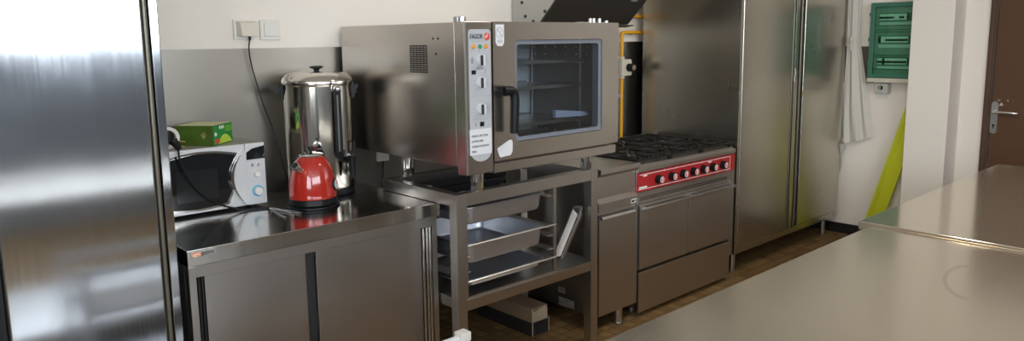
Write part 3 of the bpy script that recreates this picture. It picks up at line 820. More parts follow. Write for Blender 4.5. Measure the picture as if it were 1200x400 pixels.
part('rocker_switch', MB().box(2.066, 2.088, FYp - .004, FYp + .001, 1.262, 1.282, .002), 'black', cpl)
for bx in ((2.052, 2.090, 1.508, 1.520), (2.100, 2.103, 1.49, 1.515), (2.066, 2.070, 1.582, 1.590), (2.040, 2.046, 1.264, 1.280)):
    part('printed_symbol', MB().box(bx[0], bx[1], FYp - .0005, FYp + .0006, bx[2], bx[3]), 'greyink', cpl)
for z in (1.3945, 1.2935): part('printed_line', MB().box(2.020, 2.132, FYp - .0004, FYp + .0006, z, z + .001), 'greyink', cpl)
part('printed_symbol', MB().prism([(2.024, 1.535), (2.034, 1.535), (2.036, 1.55), (2.030, 1.565), (2.022, 1.55)], 'y', FYp - .0005, FYp + .0006), 'greyink', cpl)
pp = part('paper_note', MB().box(2.006, 2.128, FYp - .003, FYp - .001, 1.140, 1.252), 'paper', t, 'white paper note taped to the control panel')
for i, s in enumerate(('PENSEZ A NETTOYER', 'LE FOUR APRES', 'CHAQUE UTILISATION', 'MERCI')):
    lettering(s, .0135, (2.016, FYp - .0035, 1.222 - .0225 * i), 'ink', pp, squeeze=.70)
# door
def holed_plate(mb, x0, x1, z0, z1, hx0, hx1, hz0, hz1, r, y0, y1):
    cx, cz, hx, hz = (hx0 + hx1) / 2, (hz0 + hz1) / 2, (hx1 - hx0) / 2, (hz1 - hz0) / 2
    k = 6; inn = rrect(cx, cz, hx, hz, r, k)
    cor = [(x1, z1), (x0, z1), (x0, z0), (x1, z0)]
    bm = mb.bm; bef = mb._mark()
    I = [[bm.verts.new((p[0], y, p[1])) for p in inn] for y in (y0, y1)]
    O = [[bm.verts.new((p[0], y, p[1])) for p in cor] for y in (y0, y1)]
    n = len(inn)
    for f_ in (0, 1):
        for c in range(4):
            for i in range(k): bm.faces.new((I[f_][c * (k + 1) + i], I[f_][c * (k + 1) + i + 1], O[f_][c]))
            j = c * (k + 1) + k
            bm.faces.new((I[f_][j], I[f_][(j + 1) % n], O[f_][(c + 1) % 4], O[f_][c]))
    for i in range(n): bm.faces.new((I[0][i], I[0][(i + 1) % n], I[1][(i + 1) % n], I[1][i]))
    for c in range(4): bm.faces.new((O[0][c], O[0][(c + 1) % 4], O[1][(c + 1) % 4], O[1][c]))
    mb._new(bef); return mb
wx0, wx1, wz0, wz1 = 2.281, 2.882, 1.172, 1.632
dm = holed_plate(MB(), 2.150, OX1, 1.098, OZ1, wx0, wx1, wz0, wz1, .022, OY, OY + .062)
bmesh.ops.bevel(dm.bm, geom=[e for e in dm.bm.edges if len(e.link_faces) == 2 and e.calc_face_angle(0) > 1.2], offset=.003, segments=2, affect='EDGES', clamp_overlap=True)
dr = part('door', dm, 'oven', t, 'hinged glass door')
part('window_gasket', holed_plate(MB(), wx0 + .002, wx1 - .002, wz0 + .002, wz1 - .002, wx0 + .020, wx1 - .020, wz0 + .020, wz1 - .020, .016, OY + .010, OY + .05), plain('blue_grey_gasket', (.17, .185, .22), .4), dr, 'blue grey window surround')
part('window_pane', MB().poly([(wx0 + .012, OY + .014, wz0 + .012), (wx1 - .012, OY + .014, wz0 + .012), (wx1 - .012, OY + .014, wz1 - .012), (wx0 + .012, OY + .014, wz1 - .012)]), 'glass', dr, smooth=False)
hd = MB()
hd.tube([(2.182, OY + .004, 1.412), (2.182, OY - .045, 1.412)], .0235, 18)
hd.tube([(2.172, OY - .043, 1.412), (2.205, OY - .050, 1.414), (2.226, OY - .052, 1.400), (2.229, OY - .052, 1.36), (2.227, OY - .050, 1.29), (2.226, OY - .048, 1.222)], [.0225, .0195], 18, 2)
part('handle', hd, 'black', dr, 'black lever handle')
sk = MB().prism([(2.166, 1.700), (2.216, 1.700), (2.216, 1.622), (2.206, 1.606), (2.178, 1.606), (2.166, 1.620)], 'y', OY - .0008, OY + .0004)
so = part('warning_sticker', sk, 'paper', dr, 'white warning sticker with crossed circle')
sg = MB().loft([[(2.190 + rr * .88 * cos(a), yy, 1.664 + rr * sin(a)) for a in [2 * PI * i / 28 for i in range(28)]] for (rr, yy) in ((.024, OY - .0009), (.024, OY - .0016), (.0222, OY - .0016), (.0222, OY - .0009), (.024, OY - .0009))], cap0=False, cap1=False)
sg.tube([(2.174, OY - .0014, 1.682), (2.206, OY - .0014, 1.646)], .0011, 6)
for (a, c_) in ((2.182, 1.672), (2.198, 1.672), (2.188, 1.650)): sg.box(a - .002, a + .002, OY - .0014, OY - .0006, c_ - .002, c_ + .002)
for k in range(3): sg.box(2.176, 2.206, OY - .0014, OY - .0006, 1.631 - .005 * k, 1.633 - .005 * k)
part('printed_symbol', sg, 'greyink', so)
part('blank_sticker', MB().prism([(2.166, 1.154), (2.240, 1.186), (2.254, 1.184), (2.260, 1.172), (2.258, 1.132), (2.246, 1.116), (2.186, 1.112), (2.178, 1.120)], 'y', OY - .0008, OY + .0004), 'paper', dr, 'peeled blank white sticker')
part('base_bar', MB().box(2.150, 2.996, OY + .004, OY + .066, 1.043, 1.086, .003), 'oven', t)
for (x, y) in ((2.128, 2.548), (2.868, 2.548), (2.12, 3.08), (2.868, 3.08)):
    f_ = MB().cyl((x, y, 1.0), (x, y, 1.09 if y > 3 else 1.06), .031, .031, 28)
    f_.cyl((x, y, .9585), (x, y, 1.0), .0285, .0285, 8)
    part('foot', f_, 'chrome', t)
vg = MB()
for i in range(13): vg.box(OX0 - .001, OX0 + .001, 2.712, 2.842, 1.490 + .0098 * i, 1.4955 + .0098 * i)
for i in range(6): vg.box(OX0 - .0012, OX0 + .0008, 2.712 + .0255 * i, 2.715 + .0255 * i, 1.490, 1.613)
part('side_vent', vg, 'gap', t, 'dark louvred side vent')
for (y, z) in ((2.665, 1.642), (2.628, 1.642), (2.645, 1.575)): part('side_screw', MB().cyl((OX0 + .001, y, z), (OX0 - .0015, y, z), .005, seg=10), 'gap', t)
tb = MB().cyl((2.02, 2.50, OZ1 - .003), (2.02, 2.50, OZ1 + .022), .018, bevel=.003).cyl((2.052, 2.56, OZ1 - .003), (2.052, 2.56, OZ1 + .024), .026, bevel=.003)
part('roof_cap', tb, 'satin', t)
tb = MB().box(2.80, 3.00, 2.52, 2.56, OZ1 - .003, OZ1 + .005, .001)
for (x, hh) in ((2.845, .022), (2.872, .022), (2.915, .022), (2.97, .012)): tb.cyl((x, 2.50, OZ1 - .003), (x, 2.50, OZ1 + hh), .009, bevel=.002)
part('door_hinge', tb, 'satin', t)

# ------------------------------------------------------------------ neutral unit left of the range, and the range
RY = 2.60
t = thing('narrow_base_unit', 'narrow stainless base unit with one door between the oven stand and the range', 'cabinet', (3.2, 2.95, 0))
NX0, NX1 = 3.020, 3.366
pf = [(RY + .01, .09), (3.34, .09), (3.34, .93), (RY - .022, .93), (RY - .026, .926), (RY - .026, .905), (RY - .020, .898), (RY + .012, .880), (RY + .012, .762), (RY - .012, .738), (RY - .012, .690), (RY + .01, .686)]
part('body', MB().prism(pf, 'x', NX0, NX1 - .002), 'steel', t)
dd = part('door', MB().box(NX0 + .004, NX1 - .006, RY - .012, RY + .009, .095, .672, .003), 'steel_v', t)
part('handle', MB().prism([(RY - .012, .672), (RY - .030, .668), (RY - .034, .655), (RY - .030, .650), (RY - .012, .650)], 'x', NX0 + .006, NX1 - .05).box(NX0 + .006, NX1 - .05, RY - .014, RY - .010, .640, .652), 'satin', dd)
lb = part('badge', MB().box(3.300, 3.356, RY - .0135, RY - .011, .700, .724, .003), 'silver', t, 'silver maker badge')
part('badge_mark', MB().box(3.305, 3.326, RY - .0145, RY - .0130, .706, .719, .002).box(3.329, 3.337, RY - .0145, RY - .013, .712, .716).box(3.340, 3.351, RY - .0145, RY - .013, .706, .719, .002), 'ink', lb)
pl2 = part('rating_plate', MB().box(NX0 - .001, NX0 + .001, 2.845, 2.893, .168, .204), 'plategrey', t, 'pale rating plate marked CE')
lettering('CE', .030, (NX0 - .0014, 2.886, .186), 'ink', pl2, xdir=(0, -1, 0))
gl = MB()
for r_ in range(3):
    for c_ in range(3): gl.box(NX0 - .001, NX0 + .001, 2.770 + c_ * .041, 2.808 + c_ * .041, .094 + r_ * .017, .108 + r_ * .017)
part('rating_table', gl, 'plategrey', t, 'pale rating table')
for (x, y) in ((3.06, 2.66), (3.225, 2.615), (3.06, 3.28), (3.34, 3.28)):
    part('foot', MB().cyl((x, y, 0), (x, y, .095), .024, bevel=.003).cyl((x, y, .0), (x, y, .012), .027, bevel=.002), 'satin', t)

GX0, GX1 = 3.368, 4.416
t = thing('gas_range', 'six burner gas range with a red control panel, left of the tall cabinet', 'range', (3.9, 2.95, 0))
b = MB()
b.prism([(RY + .004, .285), (3.34, .285), (3.34, .895), (RY - .002, .895), (RY - .008, .890), (RY - .008, .868), (RY + .004, .862)], 'x', GX0, GX1)
b.box(GX0 + .004, GX1 - .045, RY + .02, 3.34, .05, .285)
b.box(4.368, GX1, RY - .004, RY + .004, .165, .862, .001).box(4.368, GX1, RY + .004, 3.3, .165, .286)
part('body', b, 'steel', t)
b = MB().box(GX0 + .005, GX1 - .005, RY + .012, 3.335, .894, .906, .003)
part('cooktop', b, 'steel', t)
part('rear_upstand', MB().box(GX0, GX1, 3.318, 3.34, .895, .935, .003), 'steel', t)
for i in range(3):
    x0 = GX0 + .008 + i * .340; x1 = x0 + .333; y0, y1 = RY + .014, 3.30
    g = MB(); bz0, bz1 = .926, .940
    for x in (x0, x1 - .014): g.box(x, x + .014, y0, y1, bz0, bz1, .002)
    for y in (y0, (y0 + y1) / 2 - .007, y1 - .014): g.box(x0 + .014, x1 - .014, y, y + .014, bz0, bz1, .002)
    for (x, y) in ((x0, y0), (x1 - .014, y0), (x0, y1 - .014), (x1 - .014, y1 - .014)): g.box(x, x + .014, y, y + .014, .906, bz0)
    for yc in (y0 + (y1 - y0) * .25, y0 + (y1 - y0) * .75):
        xc = (x0 + x1) / 2
        for k in range(8):
            a = k * PI / 4
            ex = .148 if k % 4 == 0 else (.150 if k % 4 == 2 else .19)
            p0 = (xc + .045 * cos(a), yc + .045 * sin(a), .936); p1 = (xc + ex * cos(a), yc + ex * sin(a), .934)
            g.tube([p0, p1], .0075, 6)
            g.tube([p0, (p0[0], p0[1], .947)], .0075, 6)
    n_f = 7
    for k in range(n_f): g.box(x0 + .03 + .042 * k, x0 + .037 + .042 * k, y0 + .004, y0 + .016, .936, .951)
    part('pan_support', g, 'iron', t, 'black cast iron pan support')
    for yc in (y0 + (y1 - y0) * .25, y0 + (y1 - y0) * .75):
        xc = (x0 + x1) / 2
        br_ = part('burner', MB().lathe(xc, yc, [(.060, .906), (.058, .915), (.042, .918), (.040, .924), (0, .924)], 28), 'iron', t)
        part('burner_cap', MB().lathe(xc, yc, [(.036, .924), (.037, .928), (.030, .932), (0, .933)], 28), plain('burner_brass', (.35, .30, .22), .4, .8) if (i, yc < 2.9) == (0, True) else 'iron', br_)
rp = part('control_panel', MB().box(GX0 + .001, 4.411, RY - .006, RY + .004, .752, .861, .002), 'red', t, 'bright red control panel')
ln = MB().box(GX0 + .02, 4.352, RY - .0068, RY - .0055, .849, .8525).box(GX0 + .004, 4.352, RY - .0068, RY - .0055, .764, .7675)
ln.box(4.349, 4.3525, RY - .0068, RY - .0055, .7675, .849)
for x in (3.62, 3.74, 3.93, 4.02): ln.box(x, x + .004, RY - .0068, RY - .0055, .846, .858)
ln.box(GX0 + .05, GX0 + .085, RY - .0068, RY - .0055, .838, .846).box(GX0 + .012, GX0 + .085, RY - .0068, RY - .0055, .770, .781).box(4.09, 4.13, RY - .0068, RY - .0055, .838, .845)
part('white_print', ln, 'whiteink', rp)
for i in range(7):
    x = 3.556 + [0, .133, .250, .362, .473, .580, .700][i]; z = .806
    kb = part('knob', MB().cyl((x, RY - .005, z), (x, RY - .040, z), .027, .025, bevel=.003), 'black', rp)
    part('knob_ring', MB().cyl((x, RY - .0395, z), (x, RY - .041, z), .019), 'whiteink', kb)
    part('knob_face', MB().cyl((x, RY - .0408, z), (x, RY - .0420, z), .0145), 'redink', kb)
    part('knob_pointer', MB().box(x - .004, x + .004, RY - .0436, RY - .0415, z - .009, z + .011, .0005, 1), 'whiteink', kb)
v = MB().box(GX0 + .004, 4.360, RY - .003, RY + .002, .688, .748)
va = part('vent_strip', v, 'steel', t)
vv = MB()
for i in range(60):
    x = GX0 + .03 + .0155 * i
    for z in (.700, .712): vv.box(x, x + .009, RY - .0045, RY - .0025, z, z + .006)
part('vent_holes', vv, 'gap', va)
for (x0, x1) in ((GX0 + .006, 3.854), (3.860, 4.364)):
    dd = part('oven_door', MB().box(x0, x1, RY - .022, RY + .002, .292, .680, .003), 'steel_v', t)
    part('handle', MB().box(x0 + .02, x1 - .004, RY - .052, RY - .036, .646, .666, .004).box(x0 + .02, x0 + .036, RY - .038, RY - .020, .648, .664).box(x1 - .02, x1 - .004, RY - .038, RY - .020, .648, .664), 'satin', dd, 'bar handle')
part('drawer', MB().box(GX0 + .004, 4.360, RY - .018, RY + .004, .028, .272, .003), 'steel', t)
for (x, y) in ((4.385, 2.625), (3.43, 2.68), (3.43, 3.28), (4.385, 3.28)):
    part('foot', MB().cyl((x, y, 0), (x, y, .17), .021, bevel=.003), 'satin', t)

# ------------------------------------------------------------------ tall cabinet
KX0, KX1 = 4.452, 6.050
t = thing('tall_cabinet', 'tall stainless two-door cabinet on legs between the range and the hanging apron', 'cabinet', (5.25, 3.0, 0))
b = MB().box(KX0, KX1, RY + .04, 3.40, .150, 2.10, .003)
b.box(KX0, KX0 + .026, RY, RY + .045, .150, 2.10, .004).box(5.992, KX1, RY, RY + .045, .150, 2.10, .006)
b.box(KX0 + .026, 5.992, RY + .004, RY + .045, .150, .195, .003).box(KX0 + .026, 5.992, RY + .004, RY + .045, 2.03, 2.10, .003)
b.box(5.215, 5.268, RY + .004, RY + .045, .195, 2.03, .004)
part('body', b, 'cabinet', t)
for (a, c, kx_) in ((KX0 + .028, 5.152, 5.190), (5.342, 5.990, 5.312)):
    dd = part('door', MB().box(a, c, RY - .004, RY + .035, .198, 2.027, .006, 3), 'cabinet', t)
    e = MB().box(5.154, 5.213, RY + .028, RY + .041, .198, 2.027) if a < 5 else MB().box(5.270, 5.340, RY + .028, RY + .041, .198, 2.027)
    part('gasket', e, 'gap', dd)
    part('edge_profile', MB().cyl((kx_, RY + .012, .2), (kx_, RY + .012, 2.025), .011, seg=14), 'olive', dd, 'upright edge profile')
part('lock_tag', MB().box(5.335, 5.350, RY - .008, RY - .003, 1.195, 1.225, .002), plain('brass_tag', (.55, .38, .12), .35, .8), t, 'small brass lock')
part('string_tag', MB().tube([(5.205, RY - .002, 1.40), (5.222, RY - .003, 1.37), (5.200, RY - .003, 1.335), (5.206, RY - .003, 1.30)], .004, 6, 1), 'cloth', t)
for (x, y) in ((5.955, 2.675), (4.55, 2.675), (4.55, 3.33), (5.955, 3.33)):
    part('leg', MB().cyl((x, y, 0), (x, y, .152), .022, bevel=.003), 'satin', t)

# ------------------------------------------------------------------ extraction hood, gas pipe
t = thing('extraction_hood', 'grey extraction hood with dark sloping filter above the range', 'hood', (3.65, 3.3, 1.72))
HX0, HX1 = 3.230, 4.080
yz = [(3.49, 1.715), (3.262, 1.722), (3.250, 1.733)]
sl = ((3.110 - 3.250), (1.872 - 1.733))
top_ = (3.250 + sl[0] * 3.6, 1.733 + sl[1] * 3.6)
pf = yz + [top_, (top_[0], 2.45), (3.49, 2.45)]
part('shell', MB().prism(pf, 'x', HX0, HX1), 'hoodgrey', t)
n_ = Vector((0, sl[1], -sl[0])).normalized()
if n_.y > 0: n_ = -n_
def hp_(u, off): return (3.250 + sl[0] * u + n_.y * off, 1.733 + sl[1] * u + n_.z * off)
q = [hp_(.0, .0006), hp_(3.55, .0006), hp_(3.55, .010), hp_(.0, .010)]
flt = part('filter_panel', MB().prism(q, 'x', HX0 + .002, HX1 - .002), 'hooddark', t, 'dark sloping filter panel')
q = [hp_(1.05, .010), hp_(1.13, .010), hp_(1.13, .013), hp_(1.05, .013)]
part('latch', MB().prism(q, 'x', 3.92, 3.98), 'hoodgrey', flt)
bo = MB()
for (y, z) in ((3.37, 1.775), (3.30, 1.742), (3.20, 1.80), (3.40, 1.86)): bo.cyl((HX0 + .001, y, z), (HX0 - .005, y, z), .010, seg=10)
part('bolt', bo, 'hooddark', t)
part('grease_cup', MB().prism([(3.262, 1.722), (3.262, 1.705), (3.19, 1.716), (3.19, 1.722)], 'x', 3.93, 4.075), 'hooddark', t)
t = thing('gas_pipe', 'yellow painted gas pipe running up the wall beside the oven', 'pipe', (4.24, YB, .9))
part('pipe_run', MB().tube([(4.278, 3.455, .89), (4.278, 3.455, 1.655), (4.281, 3.455, 1.668), (4.293, 3.455, 1.675), (4.90, 3.455, 1.675)], .0125, 14), 'yellow', t)
part('branch_pipe', MB().tube([(4.12, 3.455, 1.792), (4.90, 3.455, 1.792)], .0125, 14), 'yellow', t)
part('wall_clip', MB().box(4.262, 4.294, 3.450, YB - .004, 1.20, 1.225, .002).box(4.40, 4.42, 3.450, YB - .004, 1.66, 1.69, .002).box(4.40, 4.42, 3.450, YB - .004, 1.78, 1.805, .002), 'satin', t)
t = thing('gas_valve', 'cream gas valve box with black knob on the yellow pipe', 'valve', (4.27, 3.43, 1.42))
b = MB().box(4.225, 4.335, 3.405, 3.441, 1.362, 1.482, .008).box(4.225, 4.262, 3.415, YB - .006, 1.345, 1.362, .003).box(4.225, 4.262, 3.415, YB - .006, 1.482, 1.500, .003)
part('valve_body', b, 'cream', t)
part('knob', MB().cyl((4.297, 3.407, 1.422), (4.294, 3.355, 1.422), .030, .027, bevel=.003), 'black', t)
part('knob_face', MB().cyl((4.294, 3.356, 1.422), (4.294, 3.353, 1.422), .018), plain('brown_knob_face', (.28, .17, .12), .4), t)

# ------------------------------------------------------------------ cardboard box below the stand
t = thing('cardboard_box', 'torn brown cardboard box with a black lower half on the floor under the oven stand', 'box', (2.79, 3.05, 0))
bx0, bx1, by0, by1 = 2.729, 2.852, 2.815, 3.28
part('lower_half', MB().box(bx0 - .002, bx1 + .004, by0 - .002, by1 + .002, 0, .078, .002), plain('black_card', (.018, .016, .014), .7), t, 'black lower half')
b = MB().box(bx0, bx1 - .004, by0 + .003, by1, .078, .160, .001)
part('upper_half', b, 'card', t, 'brown upper half')
part('torn_end', MB().prism([(bx0 + .004, .08), (bx1 - .006, .08), (bx1 - .006, .135), (bx1 - .016, .157), (bx0 + .06, .150), (bx0 + .02, .138), (bx0 + .004, .140)], 'y', by0 - .001, by0 + .004), 'cardin', t, 'pale torn end')
part('end_edges', MB().box(bx0 - .0035, bx0 + .003, by0 - .0035, by0, .002, .162).box(bx1 - .0, bx1 + .0055, by0 - .0035, by0, .002, .085), 'cardin', t, 'pale worn edges')

# ------------------------------------------------------------------ apron on the right wall
t = thing('apron', 'off-white cotton apron hanging on the wall left of the green electrical panel', 'apron', (6.08, 2.5, 2.02))
zs = [2.03, 1.98, 1.91, 1.74, 1.58, 1.43, 1.29, 1.15, 1.03, .92, .82, .76]
lf_ = [2.60, 2.615, 2.618, 2.612, 2.604, 2.606, 2.612, 2.614, 2.616, 2.614, 2.610, 2.606]
rt_ = [2.56, 2.53, 2.510, 2.508, 2.503, 2.478, 2.450, 2.425, 2.408, 2.388, 2.372, 2.362]
NU = 48; g = []
def lerp_list(v, Lz, Ls):
    for i in range(len(Lz) - 1):
        if Lz[i] >= v >= Lz[i + 1]:
            u = (Lz[i] - v) / (Lz[i] - Lz[i + 1]); return Ls[i] * (1 - u) + Ls[i + 1] * u
    return Ls[-1]
NV = 60
bm = bmesh.new(); V = []
for j in range(NV + 1):
    vv_ = j / NV; row = []
    for i in range(NU + 1):
        u = i / NU
        hem = .755 + .070 * u ** 1.2
        z = 2.03 + (hem - 2.03) * vv_
        a, c = lerp_list(z, zs, lf_), lerp_list(z, zs, rt_)
        y = a + (c - a) * u
        amp = .010 + .010 * vv_
        xx = 6.080 - amp * (sin(u * 15 + 1.4 * sin(vv_ * 3)) * .6 + sin(u * 27 + vv_ * 4 + 1) * .3 * (1 - .4 * vv_)) - .012 * (1 - (2 * u - 1) ** 2) + .008 * abs(2 * u - 1)
        row.append(bm.verts.new((max(6.0545, min(6.105, xx + .003)), y, z)))
    V.append(row)
for j in range(NV):
    for i in range(NU): bm.faces.new((V[j][i], V[j][i + 1], V[j + 1][i + 1], V[j + 1][i]))
ap = MB(); ap.bm.free(); ap.bm = bm
bmesh.ops.recalc_face_normals(bm, faces=bm.faces)
bmesh.ops.solidify(bm, geom=bm.faces, thickness=.003)
part('cloth', ap, 'cloth', t)
part('waist_string', MB().tube([(6.063, 2.600, .80), (6.063, 2.575, .755), (6.063, 2.560, .735), (6.065, 2.585, .70), (6.064, 2.602, .66), (6.065, 2.592, .60), (6.065, 2.604, .53)], .010, 8, 2, flat=.35), 'cloth', t)
part('waist_string', MB().tube([(6.065, 2.604, .78), (6.063, 2.615, .72), (6.063, 2.600, .65), (6.064, 2.610, .585)], .008, 8, 2, flat=.35), 'cloth', t)
part('knot', MB().ball((6.048, 2.555, 1.60), .017, .8, 1, 1.6, 12).tube([(6.045, 2.553, 1.60), (6.040, 2.558, 1.56), (6.043, 2.553, 1.51)], .006, 8, 1), 'cloth', t)
part('neck_loop', MB().tube([(6.085, 2.60, 2.02), (6.09, 2.585, 2.06), (6.095, 2.58, 2.085), (6.09, 2.575, 2.06), (6.085, 2.56, 2.02)], .008, 8, 1), 'cloth', t)
struct('apron_hook', MB().box(XR - .006, XR - .0005, 2.565, 2.595, 2.05, 2.11, .002).tube([(XR - .006, 2.58, 2.07), (XR - .04, 2.58, 2.066), (XR - .05, 2.58, 2.09)], .005, 8, 1), 'satin')  # unseen wall hook, added to hold up the apron

# ------------------------------------------------------------------ electrical panel
t = thing('electrical_panel', 'green electrical breaker panel on the wall beside the pillar', 'electrical panel', (6.06, 2.23, 1.27))
EX, EY0, EY1 = 6.000, 2.066, 2.402
part('back_box', MB().box(EX + .035, XR - .0125, EY0, EY1 + .004, 1.268, 1.882, .006).box(EX + .004, EX + .035, EY0, EY1 + .004, 1.268, 1.303, .006), 'beige', t, 'beige back box')
fr = MB()
fr.box(EX, EX + .034, EY1 - .034, EY1, 1.306, 1.878, .004).box(EX, EX + .034, EY0, EY0 + .034, 1.306, 1.878, .004)
fr.box(EX, EX + .034, EY0 + .034, EY1 - .034, 1.306, 1.338, .004).box(EX, EX + .034, EY0 + .034, EY1 - .034, 1.846, 1.878, .004)
for z in (1.42, 1.60, 1.79): fr.box(EX + .006, EX + .034, EY1, EY1 + .010, z - .014, z + .014, .003)
for z in (1.462, 1.478, 1.655, 1.672, 1.705, 1.372): fr.box(EX + .020, EX + .030, EY0 + .034, EY1 - .034, z - .003, z + .003)
part('cover_frame', fr, 'egreen', t, 'green cover frame')
part('face_plate', MB().box(EX + .030, EX + .0345, EY0 + .034, EY1 - .034, 1.338, 1.846), 'eplate', t)
part('clear_cover', MB().poly([(EX + .008, EY0 + .034, 1.338), (EX + .008, EY1 - .034, 1.338), (EX + .008, EY1 - .034, 1.846), (EX + .008, EY0 + .034, 1.846)]), 'egreenpane', t, smooth=False, label= 'see-through green cover')
proto = {}
def breaker(kind, y, z):
    wdt = .0165
    if kind not in proto:
        b = MB().box(EX + .016, EX + .030, -wdt / 2, wdt / 2, -.024, .024, .001)
        o = part('breaker', b, 'ebreak', t, pivot=None)
        # mesh made round the origin in y/z: shift below
        tg_ = MB().box(EX + .010, EX + .018, -.0078, .0078, -.012, .004, .001)
        tt = part('toggle', tg_, 'black', o, pivot=None, local=True)
        tt.location = (0, 0, 0)
        for v_ in tt.data.vertices: v_.co -= root_loc(t)
        if kind == 'dark':
            o.data.materials[0] = M['ink']
        proto[kind] = (o, tt)
        o.location = (0, y, z); return
    o, tt = proto[kind]
    c = o.copy(); COL.objects.link(c); c.location = (0, y, z)
    c2 = tt.copy(); COL.objects.link(c2); c2.parent = c
rows = ((1.768, '1111110011 0d'.replace(' ', '')), (1.598, 'd00111111111'), (1.432, '11d111111111'))
for z, code in rows:
    part('rail_slot', MB().box(EX + .028, EX + .031, EY0 + .045, EY1 - .058, z - .030, z + .030), 'egreen', t)
    part('label_strip', MB().box(EX + .026, EX + .0295, EY0 + .045, EY1 - .062, z - .062, z - .038), 'paper', t)
    for i, ch in enumerate(code):
        y = EY1 - .072 - i * .0178
        if y < EY0 + .045: break
        if ch == '0': part('blank_module', MB().box(EX + .018, EX + .030, y - .0165 / 2, y + .0165 / 2, z - .024, z + .024, .001), 'ebreak', t)
        else: breaker('dark' if ch == 'd' else 'std', y, z)
t = thing('switch_box', 'small grey rotary switch box below the green electrical panel', 'switch', (6.08, 2.305, 1.18))
part('housing', MB().box(6.04, XR - .001, 2.258, 2.352, 1.182, 1.262, .006), plain('pale_grey_plastic', (.50, .49, .44), .45), t)
part('rotary_knob', MB().cyl((6.041, 2.308, 1.226), (6.022, 2.308, 1.226), .017, .015, bevel=.002), 'black', t)
part('knob_slot', MB().box(6.020, 6.0225, 2.305, 2.311, 1.216, 1.236), 'whiteink', t)

# ------------------------------------------------------------------ leaning yellow-green folded panel
t = thing('folded_floor_sign', 'yellow-green folded plastic panel leaning against the white pillar', 'floor sign', (6.0, 2.33, 0.003), rot=(math.radians(15.3), 0, 0))
b = MB()
b.prism([(-.02, -.062), (.000, -.064), (.004, .030), (.010, .064), (-.012, .064)], 'z', 0.012, 1.16)
part('front_leaf', b, 'lime', t, local=True)
part('back_leaf', MB().prism([(.004, -.058), (.022, -.056), (.030, .060), (.012, .062)], 'z', 0.012, 1.16), 'lime', t, local=True)
part('edge_rib', MB().tube([(-.016, .036, .014), (-.016, .036, 1.155)], .008, 8), 'lime', t, local=True)

# ------------------------------------------------------------------ the two island work tables
def worktable(name, label, x0, x1, y0, y1, ztop, mat):
    t = thing(name, label, 'work table', ((x0 + x1) / 2, (y0 + y1) / 2, 0), 'steel work tables in the middle')
    o = MB().box(x0, x1, y0, y1, ztop - .035, ztop, .0045, 3)
    tp_ = part('table_top', o, mat, t, pivot=(0, 0, 0))
    for x in (x0 + .05, x1 - .09):
        for y in (y0 + .05, y1 - .09): part('leg', MB().box(x, x + .04, y, y + .04, 0, ztop - .0352, .002), 'steel_v', t)
    part('undershelf', MB().box(x0 + .05, x1 - .05, y0 + .055, y1 - .055, .20, .23, .002), 'steel', t)
worktable('island_table', 'nearest stainless island table with a dark half ring, filling the lower right', .40, 2.922, .18, 1.128, .900, 'table')
worktable('end_table', 'farther stainless island table in front of the brown door, set slightly higher', 2.926, 4.775, .20, 1.172, .911, 'table2')

# ------------------------------------------------------------------ white trolley, only its corner shows
t = thing('white_trolley', 'white metal trolley whose square capped corner post shows at the bottom edge', 'trolley', (1.1, 1.6, 0))
tx0, tx1, ty0, ty1, tz = .70, 1.418, 1.42, 1.785, .708
for (x, y) in ((tx0, ty0), (tx1, ty0), (tx0, ty1), (tx1, ty1)):
    pst = part('post', MB().box(x - .017, x + .017, y - .017, y + .017, .05, tz - .004, .002), 'trolley', t)
    part('post_cap', MB().box(x - .020, x + .020, y - .020, y + .020, tz - .030, tz, .003), plain('cream_cap', (.70, .66, .60), .45), pst)
    part('caster', MB().cyl((x - .01, y, .028), (x + .01, y, .028), .028, bevel=.004), 'rubber', t)
b = MB()
for y in (ty0, ty1): b.box(tx0 + .017, tx1 - .017, y - .011, y + .011, tz - .044, tz - .012, .003)
for x in (tx0, tx1): b.box(x - .011, x + .011, ty0 + .017, ty1 - .017, tz - .20, tz - .17, .003)
part('handle_rail', b, 'trolley', t)
part('tray_shelf', MB().box(tx0 + .018, tx1 - .018, ty0 + .018, ty1 - .018, .18, .20, .003), 'trolley', t)
part('tray_shelf', MB().box(tx0 + .018, tx1 - .018, ty0 + .018, ty1 - .018, .48, .50, .003), 'trolley', t)

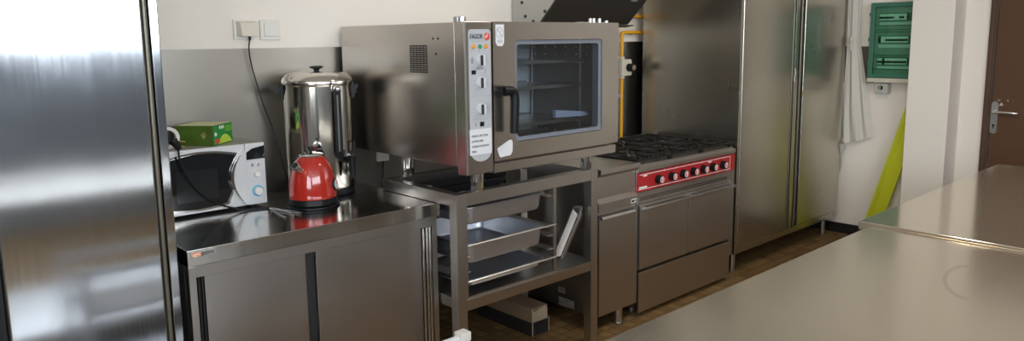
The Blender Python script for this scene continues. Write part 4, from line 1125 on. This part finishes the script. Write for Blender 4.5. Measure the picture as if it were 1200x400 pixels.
# ------------------------------------------------------------------ light: overcast daylight through the two windows
wd = bpy.data.worlds.new('overcast_daylight'); scene.world = wd; wd.use_nodes = True
bg = wd.node_tree.nodes['Background']
bg.inputs[0].default_value = (0.83, 0.92, 1.0, 1); bg.inputs[1].default_value = 11.0
def portal(name, loc, rot, sx, sy):
    l = bpy.data.lights.new(name, 'AREA'); l.shape = 'RECTANGLE'; l.size = sx; l.size_y = sy
    l.cycles.is_portal = True
    o = bpy.data.objects.new(name, l); COL.objects.link(o); o.location = loc; o.rotation_euler = rot
portal('window_daylight', (XL - .05, (LW[0] + LW[1]) / 2, (LW[2] + LW[3]) / 2), (0, -PI / 2, 0), LW[3] - LW[2], LW[1] - LW[0])
portal('window_daylight', ((FW[0] + FW[1]) / 2, YF - .05, (FW[2] + FW[3]) / 2), (PI / 2, 0, 0), FW[1] - FW[0], FW[3] - FW[2])
# unseen warm fill light, added under the ceiling to brighten the room
def fill_light(x, y, ln_, power):
    l = bpy.data.lights.new('added_warm_fill', 'AREA'); l.shape = 'RECTANGLE'; l.size = ln_; l.size_y = .12
    l.energy = power; l.color = (1.0, .90, .76)
    o = bpy.data.objects.new('added_warm_fill', l); COL.objects.link(o); o.location = (x, y, ZC - .06)
fill_light(3.4, 1.3, 1.5, 26)

# ------------------------------------------------------------------ camera
yaw, pit, rol = math.radians(42.636), math.radians(8.3629), math.radians(0.70056)
F_ = Vector((sin(yaw) * cos(pit), cos(yaw) * cos(pit), -sin(pit)))
X_ = Vector((cos(yaw), -sin(yaw), 0)); D_ = F_.cross(X_)
X2 = X_ * cos(rol) + D_ * sin(rol); D2 = D_ * cos(rol) - X_ * sin(rol)
cam = bpy.data.cameras.new('camera'); co = bpy.data.objects.new('camera', cam); COL.objects.link(co)
mt = Matrix.Identity(4)
for i in range(3):
    mt[i][0] = X2[i]; mt[i][1] = -D2[i]; mt[i][2] = -F_[i]
mt[2][3] = 1.635
co.matrix_world = mt
cam.sensor_width = 36.0; cam.lens = 870.0 / 1200 * 36.0
cam.shift_x = 0.0; cam.shift_y = -26.0 / 1200
cam.clip_start = 0.05
scene.camera = co
vs = scene.view_settings
scene.display_settings.display_device = 'sRGB'
vs.view_transform = 'Standard'; vs.look = 'None'; vs.exposure = 0.0; vs.gamma = 1.0; vs.use_curve_mapping = False
scene.cycles.max_bounces = 10
scene.cycles.sample_clamp_indirect = 8.0
